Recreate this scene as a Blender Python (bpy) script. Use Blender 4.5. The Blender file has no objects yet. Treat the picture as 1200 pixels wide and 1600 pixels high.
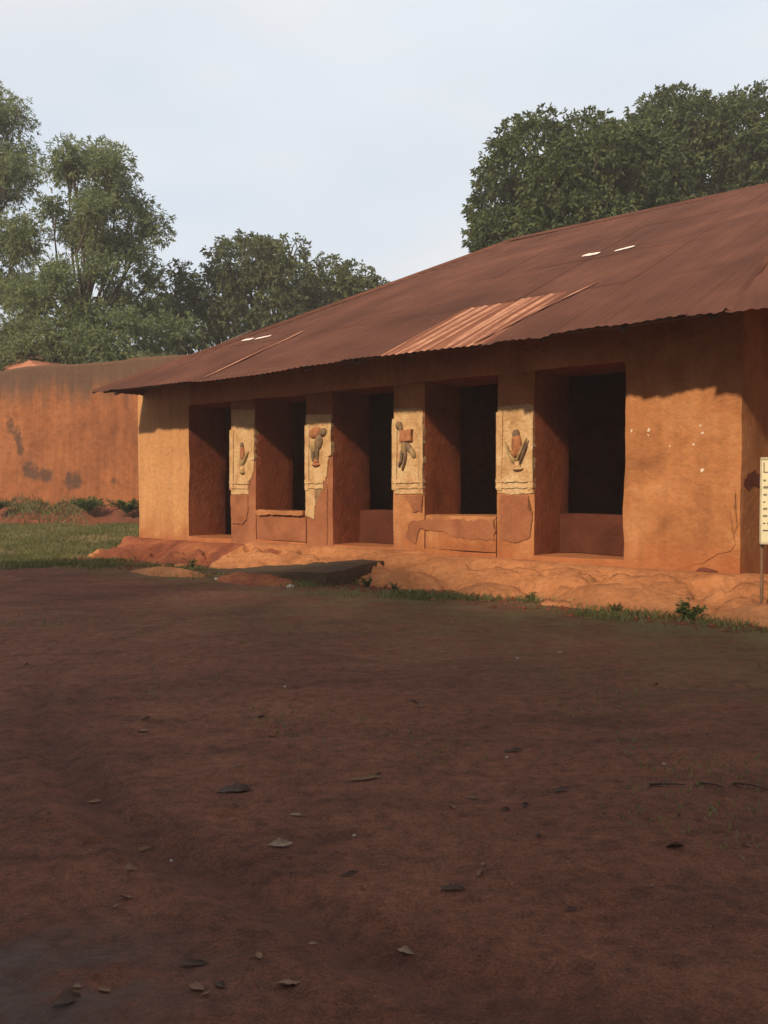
import bpy, bmesh, math, random
import numpy as np
from mathutils import Vector, Matrix

R = math.radians
rng = np.random.default_rng(7)
random.seed(7)
scene = bpy.context.scene
COL = scene.collection

# ------------------------------------------------------------------ camera
CAM_Z = 1.45
cam_data = bpy.data.cameras.new('camera')
cam = bpy.data.objects.new('camera', cam_data)
COL.objects.link(cam)
cam_data.sensor_fit = 'VERTICAL'
cam_data.sensor_height = 24.0
cam_data.sensor_width = 18.0
cam_data.lens = 24.0 * 1450 / 1600
cam_data.clip_start = 0.05
cam_data.clip_end = 3000
cam.location = (0, 0, CAM_Z)
cam.rotation_euler = (R(90 - 1.383), 0, 0)
scene.camera = cam

# ------------------------------------------------------------------ light
# facade frame: u runs along the facade (to the right), v runs into the building
UX, UY = 0.7432, -0.6691
VX, VY = 0.6691, 0.7432
BX, BY, BZ = -4.69, 17.66, CAM_Z - 0.95          # left front corner of the palace, floor level
SUN_ELEV = 32.0
SUN_SIDE = 8.0                                    # degrees to the right of the facade normal
sx = -VX * math.cos(R(SUN_SIDE)) + UX * math.sin(R(SUN_SIDE))
sy = -VY * math.cos(R(SUN_SIDE)) + UY * math.sin(R(SUN_SIDE))
sun_dir = Vector((sx * math.cos(R(SUN_ELEV)), sy * math.cos(R(SUN_ELEV)), math.sin(R(SUN_ELEV))))
sun_data = bpy.data.lights.new('sun', 'SUN')
sun_data.energy = 4.7
sun_data.angle = R(2.2)
sun_data.color = (1.0, 0.80, 0.55)
sun = bpy.data.objects.new('sun', sun_data)
COL.objects.link(sun)
sun.rotation_euler = sun_dir.to_track_quat('Z', 'Y').to_euler()

world = bpy.data.worlds.new('World')
scene.world = world
world.use_nodes = True
wn, wl = world.node_tree.nodes, world.node_tree.links
wn.clear()
w_out = wn.new('ShaderNodeOutputWorld')
w_bg = wn.new('ShaderNodeBackground')
w_sky = wn.new('ShaderNodeTexSky')
w_sky.sky_type = 'NISHITA'
w_sky.sun_disc = False
w_sky.sun_elevation = R(SUN_ELEV)
w_sky.sun_rotation = math.atan2(sx, sy)
w_sky.air_density = 1.0
w_sky.dust_density = 2.5
w_sky.ozone_density = 1.0
# thin high cloud veil, laid out by direction
w_tc = wn.new('ShaderNodeTexCoord')
w_map = wn.new('ShaderNodeMapping')
w_map.inputs['Scale'].default_value = (1.0, 1.0, 2.6)
w_map.inputs['Rotation'].default_value = (0.15, 0.1, 0.4)
w_noise = wn.new('ShaderNodeTexNoise')
w_noise.inputs['Scale'].default_value = 2.2
w_noise.inputs['Detail'].default_value = 6
w_noise.inputs['Roughness'].default_value = 0.5
w_ramp = wn.new('ShaderNodeValToRGB')
w_ramp.color_ramp.elements[0].position = 0.30
w_ramp.color_ramp.elements[0].color = (0.86, 0.86, 0.86, 1)
w_ramp.color_ramp.elements[1].position = 0.62
w_ramp.color_ramp.elements[1].color = (0.97, 0.97, 0.97, 1)
w_mix = wn.new('ShaderNodeMixRGB')
w_mix.inputs['Color2'].default_value = (7.7, 7.55, 7.75, 1)
wl.new(w_tc.outputs['Generated'], w_map.inputs['Vector'])
wl.new(w_map.outputs['Vector'], w_noise.inputs['Vector'])
wl.new(w_noise.outputs['Fac'], w_ramp.inputs['Fac'])
wl.new(w_ramp.outputs['Color'], w_mix.inputs['Fac'])
wl.new(w_sky.outputs['Color'], w_mix.inputs['Color1'])
w_n2 = wn.new('ShaderNodeTexNoise')           # milky blue gaps in the veil
w_n2.inputs['Scale'].default_value = 1.3
w_n2.inputs['Detail'].default_value = 3
wl.new(w_map.outputs['Vector'], w_n2.inputs['Vector'])
w_r2 = wn.new('ShaderNodeValToRGB')
w_r2.color_ramp.elements[0].position = 0.40
w_r2.color_ramp.elements[0].color = (6.3, 7.0, 7.8, 1)
w_r2.color_ramp.elements[1].position = 0.60
w_r2.color_ramp.elements[1].color = (7.8, 7.65, 7.65, 1)
wl.new(w_n2.outputs['Fac'], w_r2.inputs['Fac'])
wl.new(w_r2.outputs['Color'], w_mix.inputs['Color2'])
wl.new(w_mix.outputs['Color'], w_bg.inputs['Color'])
w_bg.inputs['Strength'].default_value = 0.10
wl.new(w_bg.outputs['Background'], w_out.inputs['Surface'])

vs = scene.view_settings
vs.view_transform = 'Standard'
vs.look = 'None'
vs.exposure = 0.28
vs.gamma = 1.0
vs.use_curve_mapping = False
scene.cycles.max_bounces = 6
scene.cycles.diffuse_bounces = 4
scene.cycles.transparent_max_bounces = 4

# ------------------------------------------------------------------ helpers
def _hash(ix, iy, iz, seed):
    n = (ix.astype(np.int64) * 374761393 + iy.astype(np.int64) * 668265263 + iz.astype(np.int64) * 2147483647 + seed * 974711) & 0x7fffffff
    n = ((n ^ (n >> 13)) * 1274126177) & 0x7fffffff
    n = n ^ (n >> 16)
    return (n & 0xffff) / 65535.0 * 2 - 1

def vnoise(x, y, z, seed=0):
    x = np.asarray(x, float); y = np.asarray(y, float) + 0 * x; z = np.asarray(z, float) + 0 * x
    ix, iy, iz = np.floor(x), np.floor(y), np.floor(z)
    fx, fy, fz = x - ix, y - iy, z - iz
    fx = fx * fx * (3 - 2 * fx); fy = fy * fy * (3 - 2 * fy); fz = fz * fz * (3 - 2 * fz)
    ix, iy, iz = ix.astype(np.int64), iy.astype(np.int64), iz.astype(np.int64)
    r = 0
    for dx in (0, 1):
        for dy in (0, 1):
            for dz in (0, 1):
                w = (fx if dx else 1 - fx) * (fy if dy else 1 - fy) * (fz if dz else 1 - fz)
                r = r + w * _hash(ix + dx, iy + dy, iz + dz, seed)
    return r

def fbm(x, y, z=0.0, s=1.0, octv=4, seed=0):
    r, a, t = 0, 1.0, 0
    for k in range(octv):
        r = r + a * vnoise(np.asarray(x) * s, np.asarray(y) * s, np.asarray(z) * s, seed + k * 17)
        t += a; a *= 0.5; s *= 2.03
    return r / t

def sstep(a, b, x):
    t = np.clip((np.asarray(x, float) - a) / (b - a), 0, 1)
    return t * t * (3 - 2 * t)

def mesh_np(name, verts, faces, mat, parent=None, smooth=False, mats=None, midx=None):
    me = bpy.data.meshes.new(name)
    me.from_pydata([tuple(v) for v in verts], [], [tuple(f) for f in faces])
    for m in (mats or [mat]):
        me.materials.append(m)
    if midx is not None:
        me.polygons.foreach_set('material_index', np.asarray(midx, dtype=np.int32))
    if smooth:
        me.polygons.foreach_set('use_smooth', np.ones(len(me.polygons), dtype=bool))
    me.update()
    o = bpy.data.objects.new(name, me)
    COL.objects.link(o)
    if parent is not None:
        o.parent = parent
    return o

def quads_np(name, V, Q, mat, parent=None, smooth=False, attr=None):
    """V (n,3), Q (m,4) numpy, fast path; attr: per-face float 'tint'."""
    me = bpy.data.meshes.new(name)
    V = np.asarray(V, np.float32); Q = np.asarray(Q, np.int32)
    k = Q.shape[1]
    me.vertices.add(len(V)); me.vertices.foreach_set('co', V.ravel())
    me.loops.add(Q.size); me.loops.foreach_set('vertex_index', Q.ravel())
    me.polygons.add(len(Q))
    me.polygons.foreach_set('loop_start', np.arange(0, Q.size, k, dtype=np.int32))
    me.polygons.foreach_set('loop_total', np.full(len(Q), k, dtype=np.int32))
    if smooth:
        me.polygons.foreach_set('use_smooth', np.ones(len(Q), dtype=bool))
    me.materials.append(mat)
    if attr is not None:
        a = me.attributes.new('tint', 'FLOAT', 'FACE')
        a.data.foreach_set('value', np.asarray(attr, np.float32))
    me.update(calc_edges=True)
    me.validate()
    o = bpy.data.objects.new(name, me)
    COL.objects.link(o)
    if parent is not None:
        o.parent = parent
    return o

def empty(name, loc=(0, 0, 0), rz=0.0):
    o = bpy.data.objects.new(name, None)
    o.empty_display_size = 0.2
    o.location = loc
    o.rotation_euler = (0, 0, rz)
    COL.objects.link(o)
    return o

def tag(o, label=None, cat=None, group=None, kind=None):
    if label: o['label'] = label
    if cat: o['category'] = cat
    if group: o['group'] = group
    if kind: o['kind'] = kind
    return o

def copy_tree(o, parent=None):
    c = o.copy()
    COL.objects.link(c)
    c.parent = parent
    for ch in list(o.children):
        copy_tree(ch, c)
    return c

def grid_faces(nx, ny):
    i = np.arange(nx - 1)[None, :]; j = np.arange(ny - 1)[:, None]
    a = (j * nx + i).ravel()
    return np.stack([a, a + 1, a + nx + 1, a + nx], 1)

def to_local(X, Y):
    return (X - BX) * UX + (Y - BY) * UY, (X - BX) * VX + (Y - BY) * VY

def to_world(u, v):
    return BX + u * UX + v * VX, BY + u * UY + v * VY

# ------------------------------------------------------------------ materials
def new_mat(name):
    m = bpy.data.materials.new(name)
    m.use_nodes = True
    nt = m.node_tree
    b = nt.nodes.get('Principled BSDF')
    b.inputs['Roughness'].default_value = 0.9
    b.inputs['Specular IOR Level'].default_value = 0.2
    return m, nt.nodes, nt.links, b

def N(nodes, kind, **kw):
    n = nodes.new(kind)
    for k, v in kw.items():
        if k in n.inputs:
            n.inputs[k].default_value = v
        else:
            setattr(n, k, v)
    return n

def ramp(nodes, links, fac, stops):
    r = nodes.new('ShaderNodeValToRGB')
    cr = r.color_ramp
    while len(cr.elements) < len(stops):
        cr.elements.new(0.5)
    for e, (p, c) in zip(cr.elements, stops):
        e.position = p
        e.color = c if len(c) == 4 else (*c, 1)
    links.new(fac, r.inputs['Fac'])
    return r.outputs['Color']

def mix(nodes, links, fac, a, b, mode='MIX'):
    m = nodes.new('ShaderNodeMixRGB')
    m.blend_type = mode
    for sock, v in (('Fac', fac), ('Color1', a), ('Color2', b)):
        if isinstance(v, (int, float)):
            m.inputs[sock].default_value = v
        elif isinstance(v, tuple):
            m.inputs[sock].default_value = (*v, 1) if len(v) == 3 else v
        else:
            links.new(v, m.inputs[sock])
    return m.outputs['Color']

def noise(nodes, links, vec, scale, detail=5, rough=0.55, dist=0.0):
    n = nodes.new('ShaderNodeTexNoise')
    n.inputs['Scale'].default_value = scale
    n.inputs['Detail'].default_value = detail
    n.inputs['Roughness'].default_value = rough
    n.inputs['Distortion'].default_value = dist
    links.new(vec, n.inputs['Vector'])
    return n.outputs['Fac']

def bump(nodes, links, bsdf, h, strength, dist):
    b = nodes.new('ShaderNodeBump')
    b.inputs['Strength'].default_value = strength
    b.inputs['Distance'].default_value = dist
    links.new(h, b.inputs['Height'])
    links.new(b.outputs['Normal'], bsdf.inputs['Normal'])

def math_n(nodes, links, op, a, b=None, c=None):
    m = nodes.new('ShaderNodeMath')
    m.operation = op
    for i, v in enumerate((a, b, c)):
        if v is None: continue
        if isinstance(v, (int, float)): m.inputs[i].default_value = v
        else: links.new(v, m.inputs[i])
    return m.outputs[0]

def obj_coord(nodes):
    return nodes.new('ShaderNodeTexCoord').outputs['Object']

def earth_mat(name, c0, c1, c2, scale=1.3, low=None, low_h=0.6, fine=0.35, bstr=0.6, streaks=0.0, top=None, top_h=3.0, pale=None, mould=None):
    """mud plaster: broad mottling, blotches, splash-dirt near the foot, vertical rain streaks, grain."""
    m, n, l, b = new_mat(name)
    P = obj_coord(n)
    f1 = noise(n, l, P, scale, 6, 0.6, 0.4)
    col = ramp(n, l, f1, [(0.32, c0), (0.5, c1), (0.70, c2)])
    if pale:      # the left pier and the upper courses keep more of their pale wash
        sp = n.new('ShaderNodeSeparateXYZ'); l.new(P, sp.inputs[0])
        k = n.new('ShaderNodeMapRange'); k.inputs['From Min'].default_value = 1.6; k.inputs['From Max'].default_value = 1.75
        k.inputs['To Min'].default_value = 0.85; k.inputs['To Max'].default_value = 0.0
        l.new(sp.outputs['X'], k.inputs['Value'])
        col = mix(n, l, k.outputs[0], col, pale)
    f2 = noise(n, l, P, scale * 9, 6, 0.65)
    col = mix(n, l, fine, col, ramp(n, l, f2, [(0.3, (0.42, 0.38, 0.34)), (0.52, (1, 1, 1)), (0.75, (1.25, 1.2, 1.15))]), 'MULTIPLY')
    sep = n.new('ShaderNodeSeparateXYZ'); l.new(P, sep.inputs[0])
    if low:
        f3 = noise(n, l, P, 2.6, 5, 0.6)
        hh = math_n(n, l, 'ADD', sep.outputs['Z'], math_n(n, l, 'MULTIPLY', math_n(n, l, 'SUBTRACT', f3, 0.5), 1.1))
        k = n.new('ShaderNodeMapRange'); k.inputs['From Min'].default_value = 0.0; k.inputs['From Max'].default_value = low_h
        k.inputs['To Min'].default_value = 0.85; k.inputs['To Max'].default_value = 0.0
        l.new(hh, k.inputs['Value'])
        col = mix(n, l, k.outputs[0], col, low)
    if top:
        mp = N(n, 'ShaderNodeMapping'); mp.inputs['Scale'].default_value = (1.6, 1.6, 0.22)
        l.new(P, mp.inputs['Vector'])
        f4 = noise(n, l, mp.outputs['Vector'], 1.5, 6, 0.65)
        hh = math_n(n, l, 'ADD', sep.outputs['Z'], math_n(n, l, 'MULTIPLY', math_n(n, l, 'SUBTRACT', f4, 0.5), 2.2))
        k = n.new('ShaderNodeMapRange'); k.inputs['From Min'].default_value = top_h - 0.35; k.inputs['From Max'].default_value = top_h + 0.35
        k.inputs['To Min'].default_value = 0.0; k.inputs['To Max'].default_value = 0.9
        l.new(hh, k.inputs['Value'])
        col = mix(n, l, k.outputs[0], col, top)
    if streaks:
        mp = N(n, 'ShaderNodeMapping'); mp.inputs['Scale'].default_value = (5, 5, 0.35)
        l.new(P, mp.inputs['Vector'])
        f5 = noise(n, l, mp.outputs['Vector'], 1.4, 5, 0.6)
        col = mix(n, l, streaks, col, ramp(n, l, f5, [(0.35, (0.45, 0.40, 0.38)), (0.6, (1, 1, 1))]), 'MULTIPLY')
    if mould:
        at = n.new('ShaderNodeAttribute'); at.attribute_name = 'mould'
        f6 = noise(n, l, P, 3.2, 8, 0.78)
        k = ramp(n, l, math_n(n, l, 'ADD', at.outputs['Fac'], math_n(n, l, 'MULTIPLY', math_n(n, l, 'SUBTRACT', f6, 0.5), 3.2)), [(0.45, (0, 0, 0)), (1.0, (1, 1, 1))])
        col = mix(n, l, math_n(n, l, 'MULTIPLY', k, 0.85), col, mould)
    l.new(col, b.inputs['Base Color'])
    g1 = noise(n, l, P, 22, 6, 0.7)
    g2 = noise(n, l, P, 5, 4, 0.6)
    bump(n, l, b, math_n(n, l, 'ADD', math_n(n, l, 'MULTIPLY', g2, 1.6), g1), bstr, 0.03)
    b.inputs['Roughness'].default_value = 0.95
    return m

M = {}
M['mud'] = earth_mat('mud_plaster', (0.245, 0.098, 0.040), (0.350, 0.147, 0.058), (0.425, 0.198, 0.086), 1.3,
                     low=(0.29, 0.095, 0.036), low_h=0.5, streaks=0.2, fine=0.32, pale=(0.45, 0.232, 0.098))
M['jamb'] = earth_mat('bare_mud_bounce_red', (0.17, 0.046, 0.020), (0.24, 0.066, 0.028), (0.28, 0.085, 0.036), 1.1, fine=0.4)  # bare mud, its red partly deepened to carry warm bounce light
M['mud_inner'] = earth_mat('shade_darkened_interior', (0.11, 0.036, 0.020), (0.15, 0.048, 0.026), (0.19, 0.062, 0.032), 1.0)  # floor and inner wall darkened to keep the room's shade deep
M['plaster'] = earth_mat('pale_yellow_plaster', (0.34, 0.190, 0.088), (0.46, 0.290, 0.145), (0.51, 0.365, 0.205), 4.5, fine=0.5, bstr=0.7)
M['cement'] = earth_mat('brown_cement_render', (0.19, 0.068, 0.032), (0.24, 0.09, 0.042), (0.28, 0.115, 0.055), 2.5, fine=0.25, bstr=0.4)
M['old_wall'] = earth_mat('old_red_mud', (0.165, 0.058, 0.024), (0.24, 0.086, 0.034), (0.285, 0.112, 0.045), 0.55,
                          low=(0.20, 0.06, 0.028), low_h=1.6, fine=0.4, streaks=0.3, top=(0.082, 0.05, 0.034), top_h=4.25, mould=(0.055, 0.032, 0.024))
M['stain'] = earth_mat('black_mould', (0.05, 0.026, 0.02), (0.08, 0.04, 0.028), (0.13, 0.055, 0.03), 3.0, fine=0.5)
M['bank'] = earth_mat('bank_earth', (0.25, 0.097, 0.040), (0.35, 0.142, 0.057), (0.41, 0.18, 0.078), 1.6, fine=0.45, bstr=0.9)
M['bank_red'] = earth_mat('red_bank_earth', (0.13, 0.04, 0.022), (0.21, 0.062, 0.030), (0.30, 0.108, 0.042), 1.6, fine=0.5, bstr=0.9)
M['old_bank'] = earth_mat('dark_red_bank', (0.075, 0.034, 0.018), (0.125, 0.042, 0.022), (0.19, 0.06, 0.03), 1.4, fine=0.5, bstr=0.9)
M['dark_cement'] = earth_mat('worn_dark_cement', (0.052, 0.034, 0.022), (0.070, 0.046, 0.029), (0.105, 0.062, 0.036), 2.0, fine=0.5, bstr=0.7)  # even dark tone, the ramp's darkness sits in the albedo
M['hole'] = earth_mat('dark_hole_mud', (0.10, 0.03, 0.02), (0.13, 0.04, 0.025), (0.17, 0.05, 0.03), 6.0)  # dark mud colour also stands for the depth of holes and gouges
M['shade_mud'] = earth_mat('shade_painted_mud', (0.055, 0.016, 0.009), (0.075, 0.021, 0.011), (0.095, 0.028, 0.015), 2.5)  # shade on the low inner walls, painted as very dark mud
M['chip'] = earth_mat('white_lime_chip', (0.45, 0.36, 0.26), (0.58, 0.5, 0.4), (0.66, 0.6, 0.5), 6.0)
M['figure_red'] = earth_mat('terracotta_relief', (0.22, 0.085, 0.04), (0.30, 0.12, 0.055), (0.36, 0.17, 0.08), 9.0)
M['figure_dark'] = earth_mat('dark_relief_paint_shade', (0.09, 0.06, 0.04), (0.15, 0.10, 0.062), (0.24, 0.15, 0.08), 9.0)  # dark paint, and on the last pillar shading put into colour
M['figure_olive'] = earth_mat('faded_olive_relief', (0.20, 0.13, 0.06), (0.28, 0.19, 0.09), (0.36, 0.25, 0.12), 9.0)
M['stone'] = earth_mat('pale_stone', (0.24, 0.19, 0.16), (0.36, 0.31, 0.27), (0.46, 0.42, 0.37), 12.0)

def rust_mat(name, pale=0.0):
    m, n, l, b = new_mat(name)
    P = obj_coord(n)
    info = n.new('ShaderNodeObjectInfo')
    f1 = noise(n, l, P, 0.7, 7, 0.62, 0.3)
    col = ramp(n, l, f1, [(0.3, (0.062, 0.024, 0.0155)), (0.5, (0.090, 0.035, 0.0225)), (0.72, (0.130, 0.051, 0.032))])
    mp = N(n, 'ShaderNodeMapping'); mp.inputs['Scale'].default_value = (9, 0.35, 0.35)
    l.new(P, mp.inputs['Vector'])
    f2 = noise(n, l, mp.outputs['Vector'], 1.0, 5, 0.6)
    col = mix(n, l, 0.35, col, ramp(n, l, f2, [(0.3, (0.6, 0.55, 0.55)), (0.55, (1, 1, 1)), (0.8, (1.3, 1.25, 1.2))]), 'MULTIPLY')
    tone = n.new('ShaderNodeMapRange'); tone.inputs['To Min'].default_value = 0.97; tone.inputs['To Max'].default_value = 1.03
    l.new(info.outputs['Random'], tone.inputs['Value'])
    hsv = n.new('ShaderNodeHueSaturation'); l.new(col, hsv.inputs['Color']); l.new(tone.outputs[0], hsv.inputs['Value'])
    col = hsv.outputs['Color']
    if pale:
        mp2 = N(n, 'ShaderNodeMapping'); mp2.inputs['Scale'].default_value = (9.5, 0.30, 0.30)
        l.new(P, mp2.inputs['Vector'])
        f3 = noise(n, l, mp2.outputs['Vector'], 1.0, 4, 0.5)
        k = ramp(n, l, f3, [(0.47, (0, 0, 0)), (0.58, (1, 1, 1))])
        f4 = noise(n, l, P, 7, 6, 0.7)
        k = mix(n, l, ramp(n, l, f4, [(0.4, (0.55, 0.55, 0.55)), (0.6, (1, 1, 1))]), (0, 0, 0), k)
        col = mix(n, l, k, mix(n, l, 0.45, col, (0.22, 0.075, 0.038)), (0.40, 0.20, 0.125))
    l.new(col, b.inputs['Base Color'])
    b.inputs['Roughness'].default_value = 0.88
    b.inputs['Specular IOR Level'].default_value = 0.1
    g = noise(n, l, P, 60, 4, 0.7)
    bump(n, l, b, g, 0.25, 0.01)
    return m
M['rust'] = rust_mat('rusted_iron')
M['pale_rust'] = rust_mat('streaked_pale_iron', 1.0)
m, n, l, b = new_mat('bare_tin'); b.inputs['Base Color'].default_value = (0.62, 0.52, 0.46, 1); b.inputs['Roughness'].default_value = 0.6; M['tin'] = m

def plain(name, col, rough=0.85, var=0.25, scale=8.0):
    m, n, l, b = new_mat(name)
    f = noise(n, l, obj_coord(n), scale, 5, 0.6)
    d = tuple(c * (1 - var) for c in col); h = tuple(min(1, c * (1 + var)) for c in col)
    l.new(ramp(n, l, f, [(0.3, d), (0.7, h)]), b.inputs['Base Color'])
    b.inputs['Roughness'].default_value = rough
    bump(n, l, b, f, 0.3, 0.01)
    return m
M['wood'] = plain('weathered_wood', (0.12, 0.075, 0.05))
M['bark'] = plain('bark', (0.065, 0.052, 0.042), 0.95, 0.4, 14)
M['sign_white'] = plain('cream_sign_paint', (0.56, 0.50, 0.33), 0.6, 0.08, 3)
M['sign_ink'] = plain('faded_sign_ink', (0.16, 0.14, 0.09), 0.8)
M['sign_frame'] = plain('sign_frame_paint', (0.42, 0.36, 0.24), 0.7)
M['post'] = plain('dull_brown_post', (0.16, 0.09, 0.05), 0.8)
M['dry_leaf'] = plain('dry_leaf', (0.15, 0.08, 0.048), 0.85, 0.35, 20)
M['dark_leaf'] = plain('dark_rotted_leaf', (0.055, 0.03, 0.022), 0.8, 0.35, 20)
M['pale_leaf'] = plain('pale_dry_leaf', (0.19, 0.12, 0.08), 0.85, 0.3, 20)

def leaf_mat(name, dark, mid, light, tip, tipamt=0.12, transl=0.3):
    m, n, l, b = new_mat(name)
    at = n.new('ShaderNodeAttribute'); at.attribute_name = 'tint'
    P = obj_coord(n)
    f = noise(n, l, P, 0.9, 5, 0.7)
    k = math_n(n, l, 'ADD', math_n(n, l, 'MULTIPLY', at.outputs['Fac'], 0.45), math_n(n, l, 'MULTIPLY', math_n(n, l, 'SUBTRACT', math_n(n, l, 'MULTIPLY', f, 1.6), 0.3), 0.6))
    col = ramp(n, l, k, [(0.18, dark), (0.5, mid), (0.78 , light), (0.97 - tipamt, light), (0.99 - tipamt * 0.6, tip)])
    l.new(col, b.inputs['Base Color'])
    b.inputs['Roughness'].default_value = 0.6
    tr = n.new('ShaderNodeBsdfTranslucent'); l.new(col, tr.inputs['Color'])
    mx = n.new('ShaderNodeMixShader'); mx.inputs[0].default_value = transl
    out = n.get('Material Output')
    l.new(b.outputs[0], mx.inputs[1]); l.new(tr.outputs[0], mx.inputs[2]); l.new(mx.outputs[0], out.inputs['Surface'])
    return m
M['mango_leaf'] = leaf_mat('mango_leaf', (0.028, 0.044, 0.018), (0.060, 0.084, 0.032), (0.105, 0.122, 0.046), (0.20, 0.13, 0.06))
M['neem_leaf'] = leaf_mat('feathery_leaf', (0.080, 0.112, 0.052), (0.14, 0.178, 0.082), (0.21, 0.24, 0.11), (0.17, 0.16, 0.08), 0.05, 0.4)
M['bush_leaf'] = leaf_mat('bush_leaf', (0.038, 0.052, 0.026), (0.082, 0.100, 0.044), (0.13, 0.145, 0.06), (0.19, 0.17, 0.07), 0.08)
M['grass'] = leaf_mat('grass_blade', (0.075, 0.080, 0.028), (0.125, 0.128, 0.046), (0.18, 0.17, 0.07), (0.30, 0.25, 0.13), 0.1, 0.25)
M['weed'] = leaf_mat('weed_leaf', (0.03, 0.05, 0.014), (0.06, 0.09, 0.025), (0.09, 0.12, 0.035), (0.14, 0.13, 0.05), 0.05)

# ground material
def ground_mat():
    m, n, l, b = new_mat('red_laterite_ground')
    P = obj_coord(n)
    f1 = noise(n, l, P, 0.35, 7, 0.6, 0.5)
    col = ramp(n, l, f1, [(0.30, (0.128, 0.048, 0.028)), (0.5, (0.175, 0.067, 0.038)), (0.68, (0.235, 0.096, 0.055))])
    mp = N(n, 'ShaderNodeMapping'); mp.inputs['Scale'].default_value = (0.8, 2.3, 1); mp.inputs['Rotation'].default_value = (0, 0, R(-28))
    l.new(P, mp.inputs['Vector'])
    f2 = noise(n, l, mp.outputs['Vector'], 1.1, 6, 0.6, 0.6)
    col = mix(n, l, 0.8, col, ramp(n, l, f2, [(0.33, (0.68, 0.64, 0.62)), (0.5, (1, 1, 1)), (0.68, (1.2, 1.2, 1.18))]), 'MULTIPLY')
    f3 = noise(n, l, P, 14, 7, 0.7)
    col = mix(n, l, 0.72, col, ramp(n, l, f3, [(0.34, (0.48, 0.45, 0.43)), (0.5, (1, 1, 1)), (0.68, (1.45, 1.4, 1.35))]), 'MULTIPLY')
    f3c = noise(n, l, P, 4.2, 6, 0.7, 0.8)
    col = mix(n, l, 0.4, col, ramp(n, l, f3c, [(0.36, (0.62, 0.58, 0.55)), (0.52, (1, 1, 1)), (0.68, (1.28, 1.25, 1.22))]), 'MULTIPLY')
    f3b = noise(n, l, P, 95, 6, 0.8)
    col = mix(n, l, 0.95, col, ramp(n, l, f3b, [(0.36, (0.45, 0.42, 0.4)), (0.52, (1, 1, 1)), (0.70, (1.5, 1.4, 1.35))]), 'MULTIPLY')
    atr = n.new('ShaderNodeAttribute'); atr.attribute_name = 'rut'
    col = mix(n, l, math_n(n, l, 'MULTIPLY', atr.outputs['Fac'], 0.5), col, (0.085, 0.030, 0.021))
    # mossy, trodden-grass film: attribute from the terrain
    at = n.new('ShaderNodeAttribute'); at.attribute_name = 'moss'
    f4 = noise(n, l, P, 2.2, 6, 0.7)
    k = math_n(n, l, 'MULTIPLY', at.outputs['Fac'], ramp(n, l, f4, [(0.36, (0, 0, 0)), (0.58, (1, 1, 1))]))
    col = mix(n, l, k, col, (0.150, 0.120, 0.050))
    at2 = n.new('ShaderNodeAttribute'); at2.attribute_name = 'wet'
    f5 = noise(n, l, P, 3.0, 5, 0.65)
    w = math_n(n, l, 'MULTIPLY', at2.outputs['Fac'], ramp(n, l, f5, [(0.38, (0, 0, 0)), (0.52, (1, 1, 1))]))
    col = mix(n, l, math_n(n, l, 'MULTIPLY', w, 0.8), col, (0.095, 0.062, 0.050))
    l.new(col, b.inputs['Base Color'])
    rg = n.new('ShaderNodeMapRange'); rg.inputs['To Min'].default_value = 0.93; rg.inputs['To Max'].default_value = 0.55
    l.new(w, rg.inputs['Value']); l.new(rg.outputs[0], b.inputs['Roughness'])
    g1 = noise(n, l, P, 45, 6, 0.75)
    g2 = noise(n, l, P, 9, 5, 0.65)
    bump(n, l, b, math_n(n, l, 'ADD', math_n(n, l, 'MULTIPLY', g2, 2.2), g1), 1.0, 0.03)
    return m
M['ground'] = ground_mat()

# ------------------------------------------------------------------ terrain
WA = np.array((-10.43, 28.0)); WB = np.array((-5.39, 25.2))      # foot line of the old boundary wall
WD = (WB - WA) / np.linalg.norm(WB - WA)
WN = np.array((WD[1], -WD[0]))                                   # towards the camera
if WN[1] > 0: WN = -WN

def seg_dist(X, Y, a, b):
    a = np.array(a, float); b = np.array(b, float); d = b - a; L2 = d @ d
    t = np.clip(((X - a[0]) * d[0] + (Y - a[1]) * d[1]) / L2, 0, 1)
    return np.hypot(X - a[0] - t * d[0], Y - a[1] - t * d[1])

def arc(cx, cy, r, a0, a1, n_=14):
    return [(cx + r * math.cos(R(a)), cy + r * math.sin(R(a))) for a in np.linspace(a0, a1, n_)]
# wheel tracks sweeping through the near left of the court
RUTS = [arc(3.2, 7.2, 6.3, 185, 262), arc(3.2, 7.2, 5.35, 188, 258), arc(4.4, 8.2, 8.3, 176, 242), arc(4.4, 8.2, 7.0, 178, 238), arc(-1.0, -6.0, 11.3, 60, 110), arc(-1.0, -6.0, 12.4, 62, 108)]
def rut_dist(X, Y):
    out = []
    for pl in RUTS:
        d = np.full(np.shape(X), 9.0)
        for a, b in zip(pl[:-1], pl[1:]): d = np.minimum(d, seg_dist(X, Y, a, b))
        out.append(d + 0.06 * vnoise(X * 1.4, Y * 1.4, 0, 9) + 0.02 * vnoise(X * 6, Y * 6, 0, 19))
    return out
_rf = random.Random(12)
FEET = []                                   # trails of old footprints
for _t in range(7):
    _x, _y, _a = _rf.uniform(-2.5, 2.5), _rf.uniform(2.2, 6.5), _rf.uniform(0, 6.28)
    for _k in range(9):
        FEET.append((_x + 0.09 * (-1) ** _k * -math.sin(_a), _y + 0.09 * (-1) ** _k * math.cos(_a), _a + _rf.uniform(-.2, .2)))
        _x += 0.55 * math.cos(_a); _y += 0.55 * math.sin(_a); _a += _rf.uniform(-.12, .12)
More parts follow.
